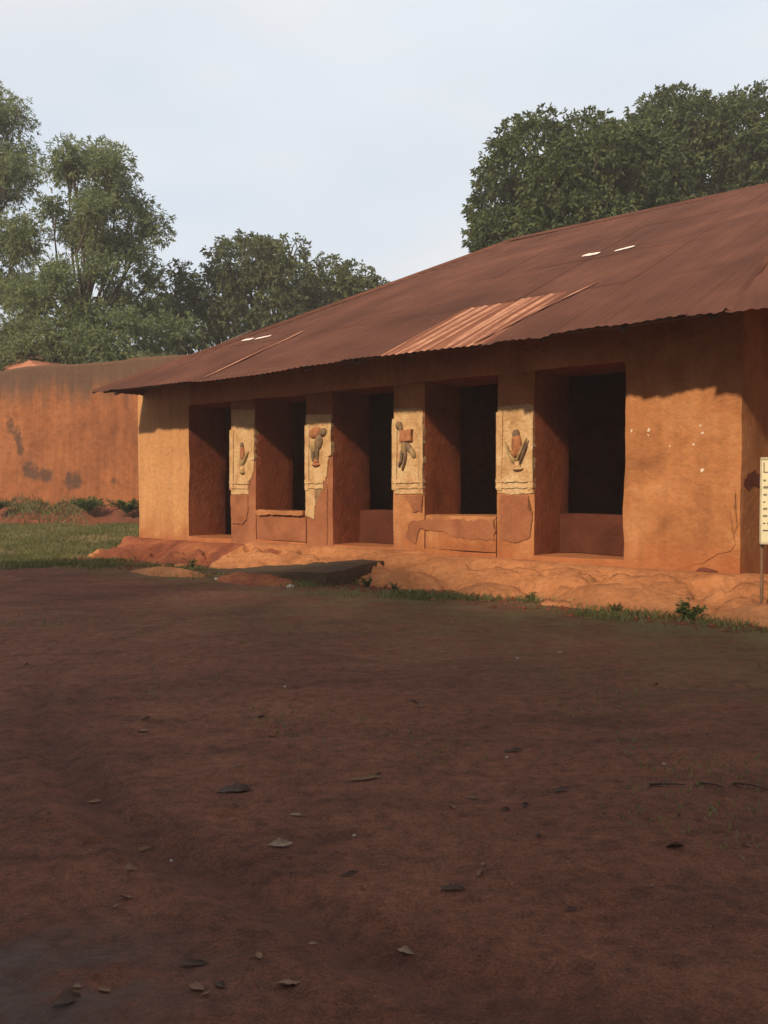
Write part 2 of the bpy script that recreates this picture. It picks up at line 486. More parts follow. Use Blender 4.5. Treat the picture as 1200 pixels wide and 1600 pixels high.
def ground_h(X, Y):
    X = np.asarray(X, float); Y = np.asarray(Y, float)
    u, v = to_local(X, Y)
    h = 0.19 * sstep(-9, -1.6, v)
    left = sstep(0.5, -2.0, u)
    h = h + left * (0.30 * sstep(-1.5, 5.0, v) - 0.08 * sstep(-6, -2, v) * sstep(1, -1.5, v))
    far = 1 - sstep(25, 60, np.hypot(X, Y))
    h = h * np.where(v > 8, far, 1.0)
    near = 1 - sstep(18, 35, np.hypot(X, Y))
    h = h + near * (0.035 * fbm(X, Y, 0, 0.55, 4, 3) + 0.016 * fbm(X, Y, 0, 3.2, 5, 5))
    h = h + (1 - sstep(6, 11, np.hypot(X, Y))) * (0.010 * np.abs(fbm(X, Y, 0, 6.5, 3, 15)) + 0.006 * fbm(X, Y, 0, 15, 2, 25))
    nearmask = np.hypot(X, Y) < 14
    if nearmask.any():
        xx_, yy_ = X[nearmask], Y[nearmask]
        dd = np.zeros(xx_.shape)
        for k, d in enumerate(rut_dist(xx_, yy_)):
            q = (1.0 if k < 4 else 0.45) * (0.6 + 0.5 * vnoise(xx_ * .8, yy_ * .8, k, 23))
            dd += q * (-0.038 * np.exp(-(d / 0.09) ** 2) + 0.016 * np.exp(-((np.abs(d) - 0.2) / 0.07) ** 2))
        for (fx, fy, fa) in FEET:
            m_ = (np.abs(xx_ - fx) < 0.4) & (np.abs(yy_ - fy) < 0.4)
            if not m_.any(): continue
            px_, py_ = xx_[m_] - fx, yy_[m_] - fy
            a_ = (px_ * math.cos(fa) + py_ * math.sin(fa)) / 0.125; b_ = (-px_ * math.sin(fa) + py_ * math.cos(fa)) / 0.05
            q2 = a_ * a_ + b_ * b_
            dd[m_] += -0.011 * np.exp(-q2 ** 2) + 0.005 * np.exp(-((np.sqrt(q2) - 1.25) / 0.25) ** 2)
        h[nearmask] += dd
    # churned wet mud in the near left corner
    mud = np.exp(-(((X + 1.15) / 0.42) ** 2 + ((Y - 2.62) / 0.38) ** 2))
    h = h + mud * (0.03 * fbm(X, Y, 0, 7.0, 4, 21) - 0.015)
    return h

def graded(lo, hi, step, far, grow=1.25):
    a = list(np.arange(lo, hi + 1e-6, step))
    s, x = step, a[-1]
    while x < far: s *= grow; x += s; a.append(x)
    s, x, pre = step, a[0], []
    while x > -far: s *= grow; x -= s; pre.append(x)
    return np.array(pre[::-1] + a)

def graded_y():
    y = [1.6]
    while y[-1] < 24: y.append(y[-1] + max(0.018, 0.0075 * y[-1]))
    s = 0.3
    while y[-1] < 900: s *= 1.2; y.append(y[-1] + s)
    s, x, pre = 0.1, 1.6, []
    while x > -400: s *= 1.3; x -= s; pre.append(x)
    return np.array(pre[::-1] + y)
_g = graded(-7.5, 6.0, 0.06, 900)
gx = np.concatenate([_g[_g < -2.9], np.arange(-2.9, 2.9, 0.028), _g[_g > 2.9]])
gy = graded_y()
GX, GY = np.meshgrid(gx, gy)
GZ = ground_h(GX, GY)
gverts = np.stack([GX.ravel(), GY.ravel(), GZ.ravel()], 1)
ground = quads_np('ground', gverts, grid_faces(len(gx), len(gy)), M['ground'], smooth=True)
tag(ground, 'dark red trodden earth court in front of the building', kind='structure')
gu, gv = to_local(gverts[:, 0], gverts[:, 1])
moss = np.clip(0.9 * np.exp(-((gv + 1.75) / 0.75) ** 2) * sstep(-2, 3, gu) * (1 - sstep(20, 26, gu)) + sstep(1.6, -0.6, gu) * sstep(-5.2, -2.4, gv)
               + 0.35 * np.exp(-((gv + 3.2) / 1.4) ** 2) * sstep(5, 8, gu), 0, 1)
a = ground.data.attributes.new('moss', 'FLOAT', 'POINT'); a.data.foreach_set('value', moss.astype(np.float32))
wet = np.clip(1.6 * np.exp(-(((gverts[:, 0] + 1.2) / 0.5) ** 2 + ((gverts[:, 1] - 2.6) / 0.38) ** 2)), 0, 1)
a = ground.data.attributes.new('wet', 'FLOAT', 'POINT'); a.data.foreach_set('value', wet.astype(np.float32))

rutm = np.zeros(len(gverts)); nm_ = np.hypot(gverts[:, 0], gverts[:, 1]) < 14
for k, d in enumerate(rut_dist(gverts[nm_, 0], gverts[nm_, 1])):
    rutm[nm_] += (0.9 if k < 4 else 0.4) * 0.7 * (np.exp(-((d - 0.075) / 0.035) ** 2) + np.exp(-((d + 0.0) / 0.03) ** 2)) * (0.6 + 0.5 * vnoise(gverts[nm_, 0] * .8, gverts[nm_, 1] * .8, k, 23))
a = ground.data.attributes.new('rut', 'FLOAT', 'POINT'); a.data.foreach_set('value', np.clip(rutm, 0, 1).astype(np.float32))

def gz(x, y):
    return float(ground_h(np.array([x]), np.array([y]))[0])

# ------------------------------------------------------------------ palace
F0 = 1450.0
def fu(px, v=0.0):
    """position along the facade that was measured at column px of the photograph (plane v)"""
    t = (px - 600) / F0
    X0, Y0 = BX + v * VX, BY + v * VY
    return (Y0 * t - X0) / (UX - UY * t)
def fz(px, py, v=0.0):
    u = fu(px, v)
    d = BY + v * VY + u * UY
    return 0.95 + (765 - py) / F0 * d

BROT = math.atan2(UY, UX)
palace = empty('mud_palace_building', (BX, BY, BZ), BROT)
tag(palace, 'long low orange mud building with relief pillars and rusty iron roof', 'building')

OPEN = [(1.62, 2.79), (3.46, 4.65), (5.26, 6.47), (7.07, 8.28), (8.87, 10.09)]
U_END = 11.49
T_WALL = 0.85
OP_TOP = 2.44
WTOP = 3.12

def lines(stops, step):
    out = [stops[0]]
    for a, b in zip(stops[:-1], stops[1:]):
        k = max(1, int(round((b - a) / step)))
        out += list(a + (b - a) * (np.arange(1, k + 1) / k))
    return np.array(out)

def voxel_wall(name, ustops, zstops, vs_, solid, ghost, mat, parent, step=0.07, seed=0, amp=0.022, wear=0.017):
    """wall sheet made of cells; solid(u,z) -> built here, ghost(u,z) -> filled by a neighbouring piece (no side face)."""
    U = lines(ustops, step); Z = lines(zstops, step); V = lines([vs_[0], vs_[1]], 0.12)
    nu, nz, nv = len(U), len(Z), len(V)
    cu = (U[:-1] + U[1:]) / 2; cz = (Z[:-1] + Z[1:]) / 2
    S = np.zeros((nu + 1, nz + 1), bool); G = np.zeros_like(S)
    for i in range(nu - 1):
        for j in range(nz - 1):
            S[i + 1, j + 1] = solid(cu[i], cz[j])
            G[i + 1, j + 1] = S[i + 1, j + 1] or ghost(cu[i], cz[j])
    vid = {}; verts = []; faces = []; mi = []
    def vert(i, j, k):
        key = (i, j, k)
        if key not in vid:
            vid[key] = len(verts); verts.append(key)
        return vid[key]
    for i in range(nu - 1):
        for j in range(nz - 1):
            if not S[i + 1, j + 1]: continue
            faces.append((vert(i, j, 0), vert(i + 1, j, 0), vert(i + 1, j + 1, 0), vert(i, j + 1, 0)))
            faces.append((vert(i, j, nv - 1), vert(i, j + 1, nv - 1), vert(i + 1, j + 1, nv - 1), vert(i + 1, j, nv - 1)))
            mi += [0, 1]
            for (di, dj) in ((1, 0), (-1, 0), (0, 1), (0, -1)):
                if G[i + 1 + di, j + 1 + dj]: continue
                for k in range(nv - 1):
                    if di == 1: q = [(i + 1, j, k), (i + 1, j, k + 1), (i + 1, j + 1, k + 1), (i + 1, j + 1, k)]
                    elif di == -1: q = [(i, j, k), (i, j + 1, k), (i, j + 1, k + 1), (i, j, k + 1)]
                    elif dj == 1: q = [(i, j + 1, k), (i + 1, j + 1, k), (i + 1, j + 1, k + 1), (i, j + 1, k + 1)]
                    else: q = [(i, j, k), (i, j, k + 1), (i + 1, j, k + 1), (i + 1, j, k)]
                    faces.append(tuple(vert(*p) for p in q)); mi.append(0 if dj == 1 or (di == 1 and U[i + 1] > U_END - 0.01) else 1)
    K = np.array(verts)
    P = np.stack([U[K[:, 0]], V[K[:, 2]], Z[K[:, 1]]], 1)
    # arris wear: pull edge vertices into the mass
    off = np.zeros_like(P)
    g00 = G[K[:, 0], K[:, 1]]; g10 = G[K[:, 0] + 1, K[:, 1]]; g01 = G[K[:, 0], K[:, 1] + 1]; g11 = G[K[:, 0] + 1, K[:, 1] + 1]
    full = g00 & g10 & g01 & g11
    du = (g10.astype(float) + g11 - g00 - g01); dz = (g01.astype(float) + g11 - g00 - g10)
    w = wear * (0.55 + 0.8 * (0.5 + 0.5 * fbm(P[:, 0], P[:, 1], P[:, 2], 2.3, 3, 40 + seed)))
    front = (K[:, 2] == 0) | (K[:, 2] == nv - 1)
    e = front & ~full
    off[e, 0] += np.sign(du[e]) * w[e] * 0.7
    off[e, 2] += np.sign(dz[e]) * w[e] * 0.5
    off[e, 1] += np.where(K[e, 2] == 0, 1, -1) * w[e] * 0.7
    P2 = P + off
    for ax in range(3):
        P2[:, ax] += amp * fbm(P[:, 0], P[:, 1], P[:, 2], 1.4, 4, 60 + ax * 7) * (1.6 if ax == 1 else 1.0)
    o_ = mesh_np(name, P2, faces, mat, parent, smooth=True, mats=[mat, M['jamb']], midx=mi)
    o_.data.set_sharp_from_angle(angle=R(28))
    return o_

us = [0.0] + [x for ab in OPEN for x in ab] + [U_END]
zs = [-0.35, 0.12, 0.60, OP_TOP, WTOP]
def in_open(u): return any(a < u < b for a, b in OPEN)
PIL = [(OPEN[k][1], OPEN[k + 1][0]) for k in range(4)]
def in_pil(u): return any(a < u < b for a, b in PIL)
def wall_solid(u, z):
    if z > OP_TOP: return True
    if u < OPEN[0][0] or u > OPEN[-1][1]: return True
    return z < 0.12 and in_open(u)
def any_solid(u, z):
    if z > OP_TOP or not in_open(u): return True
    if z < 0.12: return True
    k = [i for i, (a, b) in enumerate(OPEN) if a < u < b][0]
    return k in (1, 3) and z < 0.60
voxel_wall('wall', us, zs, (0, T_WALL), wall_solid, any_solid, M['mud'], palace)

# pillars: core, then plaster skins and relief work as sub-parts
PIL_LABEL = ['pillar nearest the left doorway, plaster peeling in a neat tongue',
             'second pillar from the left, plaster broken away along the right',
             'third pillar, relief of a figure carrying a box',
             'rightmost pillar, bird-like relief above a patch of bare brown render']
pillars = []
for k, (a, b_) in enumerate(PIL):
    p = voxel_wall('pillar', [a, b_], zs[:4], (0, T_WALL), lambda u, z: True, lambda u, z: any_solid(u, z) if not (a < u < b_) else True,
                   M['cement'] if k in (0, 1) else M['mud'], palace, step=0.06, seed=k, amp=0.008)
    # a pillar meets open air on both sides, other masonry above
    p['label'] = PIL_LABEL[k]
    pillars.append(p)
for k in (1, 3):
    a, b_ = OPEN[k]
    p = voxel_wall('parapet', [a, b_], [0.12, 0.60], (0.0, T_WALL), lambda u, z: True, lambda u, z: not (a < u < b_ and z > 0.60),
                   M['mud'] if k == 3 else M['cement'], palace, step=0.06, seed=k + 5, amp=0.010)
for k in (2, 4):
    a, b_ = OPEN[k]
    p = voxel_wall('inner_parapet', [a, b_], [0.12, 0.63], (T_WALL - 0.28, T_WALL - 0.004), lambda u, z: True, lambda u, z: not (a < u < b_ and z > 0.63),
                   M['shade_mud'], palace, step=0.08, seed=k + 9)

def box_mesh(name, lo, hi, mat, parent, step=0.25, amp=0.012, seed=0):
    bm = bmesh.new()
    bmesh.ops.create_cube(bm, size=1.0)
    for v in bm.verts:
        v.co = Vector([lo[i] + (v.co[i] + 0.5) * (hi[i] - lo[i]) for i in range(3)])
    for ax in range(3):
        L = hi[ax] - lo[ax]; kk = int(L / step)
        for c in range(1, kk + 1):
            x = lo[ax] + L * c / (kk + 1)
            no = [0, 0, 0]; no[ax] = 1; co = [0, 0, 0]; co[ax] = x
            bmesh.ops.bisect_plane(bm, geom=bm.verts[:] + bm.edges[:] + bm.faces[:], plane_co=co, plane_no=no)
    P = np.array([v.co[:] for v in bm.verts])
    for ax in range(3):
        d = amp * fbm(P[:, 0], P[:, 1], P[:, 2], 1.6, 3, seed + ax * 5)
        for v, dd in zip(bm.verts, d): v.co[ax] += dd
    me = bpy.data.meshes.new(name); bm.to_mesh(me); bm.free()
    me.materials.append(mat)
    o = bpy.data.objects.new(name, me); COL.objects.link(o); o.parent = parent
    return o

# rest of the building's shell
DEPTH = 12.1
box_mesh('end_wall', (0.02, T_WALL - 0.01, -0.3), (0.55, DEPTH, 3.0), M['mud'], palace)
box_mesh('back_wall', (0.5, DEPTH - 0.5, -0.3), (16.4, DEPTH, 2.9), M['mud'], palace, step=0.6)
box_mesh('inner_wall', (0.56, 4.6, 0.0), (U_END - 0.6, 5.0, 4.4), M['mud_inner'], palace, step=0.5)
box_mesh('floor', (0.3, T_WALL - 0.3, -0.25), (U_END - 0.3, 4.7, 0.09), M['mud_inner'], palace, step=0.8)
box_mesh('return_wall', (U_END - 0.5, T_WALL - 0.006, -0.35), (U_END - 0.006, 5.2, 3.6), M['mud'], palace, step=0.12, amp=0.02)
box_mesh('recessed_wall', (U_END - 0.012, 2.6, -0.3), (16.4, 3.2, 4.0), M['mud'], palace, step=0.3)
box_mesh('porch_floor', (U_END - 0.02, -0.02, -0.3), (16.4, 2.7, -0.02), M['bank'], palace, step=0.3)
box_mesh('end_wall', (15.9, 3.1, -0.3), (16.39, DEPTH - 0.4, 2.95), M['mud'], palace, step=0.6)

# ---- thin plates cut to a ragged outline (plaster skins, mouldings, chips)
def ragged(poly, step=0.035, jit=0.008, seed=0):
    r = np.random.default_rng(seed)
    out = []
    for (a, b) in zip(poly, poly[1:] + poly[:1]):
        L = math.hypot(b[0] - a[0], b[1] - a[1]); kk = max(1, int(L / step))
        for i in range(kk):
            t = i / kk
            out.append((a[0] + (b[0] - a[0]) * t + r.normal(0, jit), a[1] + (b[1] - a[1]) * t + r.normal(0, jit)))
    return out

def plate(name, poly, v_front, v_back, mat, parent, bevel=0.006):
    """poly in (u,z), extruded from v_back to v_front (towards the court)."""
    bm = bmesh.new()
    cx = sum(p[0] for p in poly) / len(poly); cz = sum(p[1] for p in poly) / len(poly)
    area = sum(p[0] * q[1] - q[0] * p[1] for p, q in zip(poly, poly[1:] + poly[:1]))
    if area < 0: poly = poly[::-1]
    fr = [bm.verts.new((x + (cx - x) * 0.012 , v_front, z + (cz - z) * 0.012)) for x, z in poly]
    md = [bm.verts.new((x, v_front + bevel, z)) for x, z in poly]
    bk = [bm.verts.new((x, v_back, z)) for x, z in poly]
    nn = len(poly)
    f = bm.faces.new(fr)
    for i in range(nn):
        j = (i + 1) % nn
        bm.faces.new((md[i], md[j], fr[j], fr[i]))
        bm.faces.new((bk[i], bk[j], md[j], md[i]))
    bmesh.ops.triangulate(bm, faces=[f])
    bmesh.ops.recalc_face_normals(bm, faces=bm.faces[:])
    me = bpy.data.meshes.new(name); bm.to_mesh(me); bm.free()
    me.materials.append(mat)
    o = bpy.data.objects.new(name, me); COL.objects.link(o); o.parent = parent
    return o

def blob(bm, cu, cz, ru, rz, ang, vfront, depth, mi):
    """flattened dome standing proud of the panel"""
    s = bmesh.ops.create_uvsphere(bm, u_segments=12, v_segments=8, radius=1.0)
    c, sn = math.cos(ang), math.sin(ang)
    for v in s['verts']:
        x, y, z = v.co.x * ru, v.co.y * depth, v.co.z * rz
        v.co = (cu + x * c - z * sn, vfront + y, cz + x * sn + z * c)
    for f in {f for v in s['verts'] for f in v.link_faces}:
        f.material_index = mi; f.smooth = True

def figure(name, parent, shapes, vfront, mats):
    bm = bmesh.new()
    for (cu, cz, ru, rz, ang, d, mi) in shapes:
        blob(bm, cu, cz, ru, rz, ang, vfront, d, mi)
    me = bpy.data.meshes.new(name); bm.to_mesh(me); bm.free()
    for m_ in mats: me.materials.append(m_)
    o = bpy.data.objects.new(name, me); COL.objects.link(o); o.parent = parent
    return o

def pix_poly(pts):
    return [(fu(x), fz(x, y)) for x, y in pts]

# outlines of the plaster skins on the four pillars (as measured on the facade plane)
SKIN = [
    [(363, 640), (399, 640), (399, 706), (397, 735), (392, 750), (389, 752), (389, 772), (362, 773)],
    [(479, 648), (518, 648), (518, 700), (513, 722), (511, 745), (504, 763), (493, 764), (493, 790), (491, 812), (478, 806)],
    [(616, 640), (661, 638), (662, 772), (617, 772)],
    [(778, 635), (833, 632), (833, 771), (800, 773), (778, 770)],
]
for k, p in enumerate(pillars):
    a, b_ = PIL[k]
    sk = [(min(max(u, a + 0.012), b_ - 0.012), z) for u, z in pix_poly(SKIN[k])]
    plate('plaster_skin', ragged(sk, 0.04, 0.004, 100 + k), -0.014, 0.06, M['plaster'], p)
    w = b_ - a
    ztop = 1.98; zb = 1.10
    # raised frame round a sunken panel
    lft = [(a + 0.015, zb - 0.16), (a + 0.10, zb - 0.16), (a + 0.115, ztop - 0.02), (a + 0.015, ztop - 0.02)]
    plate('panel_border', ragged(lft, 0.05, 0.004, 110 + k), -0.026, 0.05, M['plaster'], p)
    rz0 = {0: 1.42, 1: 1.45, 2: zb - 0.16, 3: zb - 0.16}[k]
    rgt = [(b_ - 0.085, rz0), (b_ - 0.015, rz0 + 0.03), (b_ - 0.015, ztop - 0.02), (b_ - 0.085, ztop - 0.02)]
    plate('panel_border', ragged(rgt, 0.05, 0.005, 120 + k), -0.026, 0.05, M['plaster'], p)
    rr = {0: b_ - 0.17, 1: b_ - 0.18, 2: b_ - 0.012, 3: b_ - 0.012}[k]
    for (zz, hh, pr) in ((zb - 0.03, 0.05, 0.034), (zb - 0.115, 0.035, 0.030)):
        led = [(a + 0.012, zz - hh / 2), (rr, zz - hh / 2), (rr, zz + hh / 2), (a + 0.012, zz + hh / 2)]
        plate('moulding', ragged(led, 0.05, 0.004, 130 + k), -pr, 0.05, M['plaster'], p)
# brown render tongue below the first pillar's plaster, bare lower parts of the others
tong = pix_poly([(361, 774), (389, 774), (388, 800), (386, 812), (380, 819), (363, 818)])
plate('render_patch', ragged([(max(u, PIL[0][0] + 0.012), z) for u, z in tong], 0.04, 0.004, 201), -0.022, 0.05, M['cement'], pillars[0])
plate('render_patch', ragged([(PIL[1][0] + 0.24, 0.22), (PIL[1][1] - 0.12, 0.10), (PIL[1][1] - 0.1, 1.0), (PIL[1][1] - 0.2, 1.12), (PIL[1][0] + 0.26, 0.82)], 0.05, 0.006, 202), -0.012, 0.05, M['cement'], pillars[1])
plate('render_patch', ragged(pix_poly([(632, 775), (660, 774), (659, 800), (646, 800), (640, 785)]), 0.04, 0.006, 203), -0.014, 0.05, M['cement'], pillars[2])
plate('render_patch', ragged(pix_poly([(781, 774), (826, 774), (825, 796), (832, 800), (830, 840), (806, 850), (784, 842)]), 0.05, 0.006, 204), -0.014, 0.05, M['cement'], pillars[3])

# relief figures (generic stand-ins at the size and colours of the originals)
fm = [M['figure_red'], M['figure_dark'], M['figure_olive'], M['plaster']]
def C(k): return (PIL[k][0] + PIL[k][1]) / 2
c0 = C(0) + 0.0
figure('relief_figure', pillars[0], [
    (c0 + 0.01, 1.68, 0.045, 0.06, 0, 0.03, 1), (c0 + 0.02, 1.56, 0.055, 0.13, 0.05, 0.045, 0), (c0 + 0.01, 1.40, 0.06, 0.07, 0, 0.05, 2),
    (c0 + 0.11, 1.48, 0.028, 0.13, -0.55, 0.045, 2), (c0 + 0.02, 1.29, 0.045, 0.075, 0, 0.045, 3), (c0 + 0.02, 1.235, 0.06, 0.025, 0, 0.05, 2)], -0.02, fm)
c1 = C(1) - 0.04
figure('relief_figure', pillars[1], [
    (c1 + 0.16, 1.83, 0.075, 0.065, 0.2, 0.05, 1), (c1 - 0.02, 1.83, 0.13, 0.085, 0.3, 0.05, 0), (c1 + 0.06, 1.68, 0.085, 0.13, -0.25, 0.05, 1),
    (c1 - 0.05, 1.61, 0.075, 0.10, 0.0, 0.045, 2), (c1 - 0.06, 1.50, 0.038, 0.13, 0.1, 0.045, 1), (c1 + 0.035, 1.50, 0.035, 0.13, -0.05, 0.045, 1),
    (c1 - 0.0, 1.335, 0.09, 0.03, 0, 0.045, 0), (c1 + 0.01, 1.39, 0.05, 0.05, 0, 0.04, 0)], -0.02, fm)
c2 = C(2) - 0.03
figure('relief_figure', pillars[2], [
    (c2 - 0.12, 1.86, 0.06, 0.06, 0.3, 0.05, 1), (c2 - 0.08, 1.80, 0.03, 0.06, 0.0, 0.045, 1),
    (c2 - 0.02, 1.55, 0.06, 0.10, -0.1, 0.045, 2), (c2 + 0.07, 1.53, 0.05, 0.13, 0.75, 0.045, 1), (c2 + 0.13, 1.47, 0.045, 0.09, 0.5, 0.045, 2),
    (c2 - 0.07, 1.42, 0.024, 0.11, -0.05, 0.045, 1), (c2 + 0.0, 1.41, 0.024, 0.11, -0.1, 0.045, 1),
    (c2 - 0.10, 1.32, 0.02, 0.06, -0.35, 0.04, 1), (c2 - 0.035, 1.28, 0.02, 0.07, -0.35, 0.04, 1)], -0.02, fm)
plate('relief_box', ragged([(c2 - 0.09, 1.63), (c2 + 0.13, 1.64), (c2 + 0.14, 1.80), (c2 - 0.07, 1.79)], 0.05, 0.004, 301), -0.062, 0.0, M['figure_red'], pillars[2])
c3 = C(3) + 0.01
figure('relief_figure', pillars[3], [  # dark head and outer leaf strip carry shading in their colour
    (c3 + 0.02, 1.66, 0.055, 0.06, 0, 0.05, 1), (c3 + 0.03, 1.52, 0.075, 0.16, 0.03, 0.06, 0), (c3 - 0.01, 1.42, 0.05, 0.06, 0.2, 0.05, 0),
    (c3 - 0.09, 1.43, 0.022, 0.16, 0.42, 0.045, 2), (c3 - 0.03, 1.35, 0.03, 0.09, 0.5, 0.045, 2),
    (c3 + 0.10, 1.44, 0.02, 0.19, -0.45, 0.045, 2), (c3 + 0.14, 1.41, 0.018, 0.19, -0.42, 0.05, 1),
    (c3 + 0.04, 1.26, 0.05, 0.06, 0, 0.045, 3), (c3 + 0.05, 1.215, 0.085, 0.022, 0.06, 0.055, 3)], -0.02, fm)

# chips, gouges and cracked skins on the piers
for (x, y, s_) in ((986, 673, .03), (1013, 672, .028), (1012, 680, .022), (1045, 697, .02), (1082, 694, .024), (1093, 666, .018), (1096, 677, .022), (1096, 735, .034)):
    u, z = fu(x), fz(x, y); s_ *= 0.62
    pl = [(u + s_ * 0.8 * math.cos(t), z + s_ * math.sin(t)) for t in np.linspace(0, 2 * math.pi, 9)[:-1]]
    off = float(0.022 * 1.6 * fbm(np.array([u]), np.array([0.0]), np.array([z]), 1.4, 4, 67)[0])
    plate('lime_chip', ragged(pl, 0.014, 0.0045, int(x)), off - 0.004, off + 0.05, M['chip'], palace, 0.002)
plate('gouge', ragged(pix_poly([(1112, 838), (1118, 842), (1126, 853), (1122, 860), (1116, 852)]), 0.03, 0.004, 401), -0.012, 0.05, M['hole'], palace, 0.002)
plate('gouge', ragged(pix_poly([(1088, 893), (1098, 887), (1110, 888), (1124, 893), (1100, 894)]), 0.03, 0.004, 402), -0.022, 0.05, M['hole'], palace, 0.002)
plate('plaster_edge', ragged(pix_poly([(1150, 765), (1150, 830), (1147, 858), (1030, 905), (990, 890), (1000, 840), (1040, 815), (1090, 810), (1120, 780)]), 0.06, 0.012, 403), -0.014, 0.05, M['mud'], palace)
plate('render_patch', ragged(pix_poly([(664, 812), (772, 812), (773, 845), (720, 842), (690, 830), (655, 828), (648, 850), (636, 838), (640, 815)]), 0.06, 0.012, 404), -0.013, 0.05, M['cement'], palace)
plate('plaster_edge', ragged([(OPEN[1][0] + 0.05, 0.53), (OPEN[1][1] - 0.02, 0.55), (OPEN[1][1] - 0.02, 0.61), (OPEN[1][0] + 0.04, 0.615)], 0.05, 0.008, 405), -0.05, 0.06, M['mud'], palace)
# broken hole in the return wall, drawn as a dark flush plate
bm = bmesh.new()
pts = ragged([(0.04, 1.04), (0.10, 0.97), (0.24, 0.95), (0.36, 0.99), (0.55, 0.97), (0.70, 1.06), (0.62, 1.13), (0.48, 1.12), (0.36, 1.17), (0.20, 1.14), (0.12, 1.09)], 0.03, 0.012, 406)
uoff = U_END + 0.022 * fbm(np.full(len(pts), U_END), np.array([p[0] for p in pts]), np.array([p[1] for p in pts]), 1.4, 4, 60) + 0.005
fr = [bm.verts.new((uo, y, z)) for (y, z), uo in zip(pts, uoff)]; bk = [bm.verts.new((U_END - 0.06, y, z)) for y, z in pts]
bm.faces.new(fr)
for i in range(len(pts)):
    j = (i + 1) % len(pts); bm.faces.new((bk[i], bk[j], fr[j], fr[i]))
me = bpy.data.meshes.new('gouge'); bm.to_mesh(me); bm.free(); me.materials.append(M['hole'])
o = bpy.data.objects.new('gouge', me); COL.objects.link(o); o.parent = palace

# ------------------------------------------------------------------ roof
V_EAVE = -1.05
Z_EAVE = 2.70
PITCH = 0.475
RUN = 7.1
HIP_A = 4.2
UL, UB = 0.20, 11.71
BEND = R(18)
roof = empty('roof', (0, 0, 0)); roof.parent = palace
WAVE = 0.115
def zwave(s): return 0.007 * np.cos(2 * math.pi * s / WAVE)
r2 = np.random.default_rng(11)

def sheet(frame, s0, s1, w0, w1, lo_fn, hi_fn, mat, lift, tilt, dz, ragged_eave=0.0, slope=PITCH, name='roof_sheet'):
    """corrugated sheet between s0..s1 along the eave and plan distance w0..w1 up the slope, clipped by lo_fn/hi_fn (s limits as fn of w)."""
    n_ = max(2, int(round((s1 - s0) / WAVE * 4)))
    S = np.linspace(s0, s1, n_ + 1)
    top = np.full_like(S, w1); bot = np.full_like(S, w0)
    # hip clipping: for every s the largest / smallest admissible w
    top = np.minimum(top, hi_fn(S))
    keep = top > bot + 0.02
    if keep.sum() < 2: return None
    S, top, bot = S[keep], top[keep], bot[keep]
    if ragged_eave: bot = bot + ragged_eave * (0.8 * vnoise(S * 3.1, 0.5, 0, 5) + 0.5 * vnoise(S * 9, 0.5, 0, 6))
    zw = zwave(S)
    vb = np.stack([S, bot, slope * bot + zw + lift + dz + tilt * (S - s0)], 1)
    mid = (bot + top) / 2
    vm = np.stack([S, mid, slope * mid + zw + lift * 0.5 + dz + tilt * (S - s0)], 1)
    vt = np.stack([S, top, slope * top + zw + dz + tilt * (S - s0)], 1)
    V = np.concatenate([vb, vm, vt])
    sag = 0.03 * fbm(V[:, 0] + frame['seed'] * 31, V[:, 1], 0, 0.45, 3, 77)
    V[:, 2] += sag
    if frame.get('sag'): V[:, 2] += frame['sag'](V[:, 0], V[:, 1])
    k = len(S)
    Q = np.concatenate([grid_faces(k, 2), grid_faces(k, 2) + k])
    o = quads_np(name, V, Q, mat, roof, smooth=True)
    o.matrix_local = frame['M']
    return o

def frame_mat(u0, v0, rot, z=Z_EAVE):
    return Matrix.Translation((u0, v0, z)) @ Matrix.Rotation(rot, 4, 'Z')

tb = math.tan(BEND / 2)
eave_sag = lambda s, w: -0.03 * np.sin(np.clip(s / 11.5, 0, 1) * math.pi) * np.exp(-w / 1.5) + 0.02 * vnoise(s * 0.9, 0, 0, 3) * np.exp(-w / 0.8)
front = {'M': frame_mat(UL, V_EAVE, 0), 'seed': 0, 'sag': eave_sag}
L1 = UB - UL
def hi_front(S):
    return np.minimum(S * RUN / HIP_A, (L1 - S) / tb if False else 1e9 + 0 * S)
def clip_bend(S):          # front slope ends at the bend hip: s <= L1 - w*tb
    return np.minimum(np.minimum(S * RUN / HIP_A, RUN), np.where(S > L1 - RUN * tb, (L1 - S) / tb, 1e9))
SW, SL = 0.82, 1.95
PALE = {}
nsh = int(math.ceil((L1 + 0.35) / SW))
for i in range(nsh):
    s0 = i * SW - 0.35; s1 = min((i + 1) * SW - 0.27, L1)
    s0 = max(s0, 0.0)
    for j in range(4):
        w0 = max(0.0, j * SL * 0.93); w1 = min(RUN, w0 + SL)
        mat = M['rust']
        if i in (9, 10) and j == 0: mat = M['pale_rust']
        ew = 0.09 if s0 > 8.4 else 0.03
        sheet(front, s0, s1, w0 + ((r2.uniform(-0.09, 0.06) if i > 9 else r2.uniform(-0.05, 0.02)) if j == 0 else r2.uniform(-0.05, 0.05)), w1, None, clip_bend, mat,
              0.003, r2.uniform(-0.002, 0.002), 0.0025 * (i % 2) , ragged_eave=ew if j == 0 else 0.0)
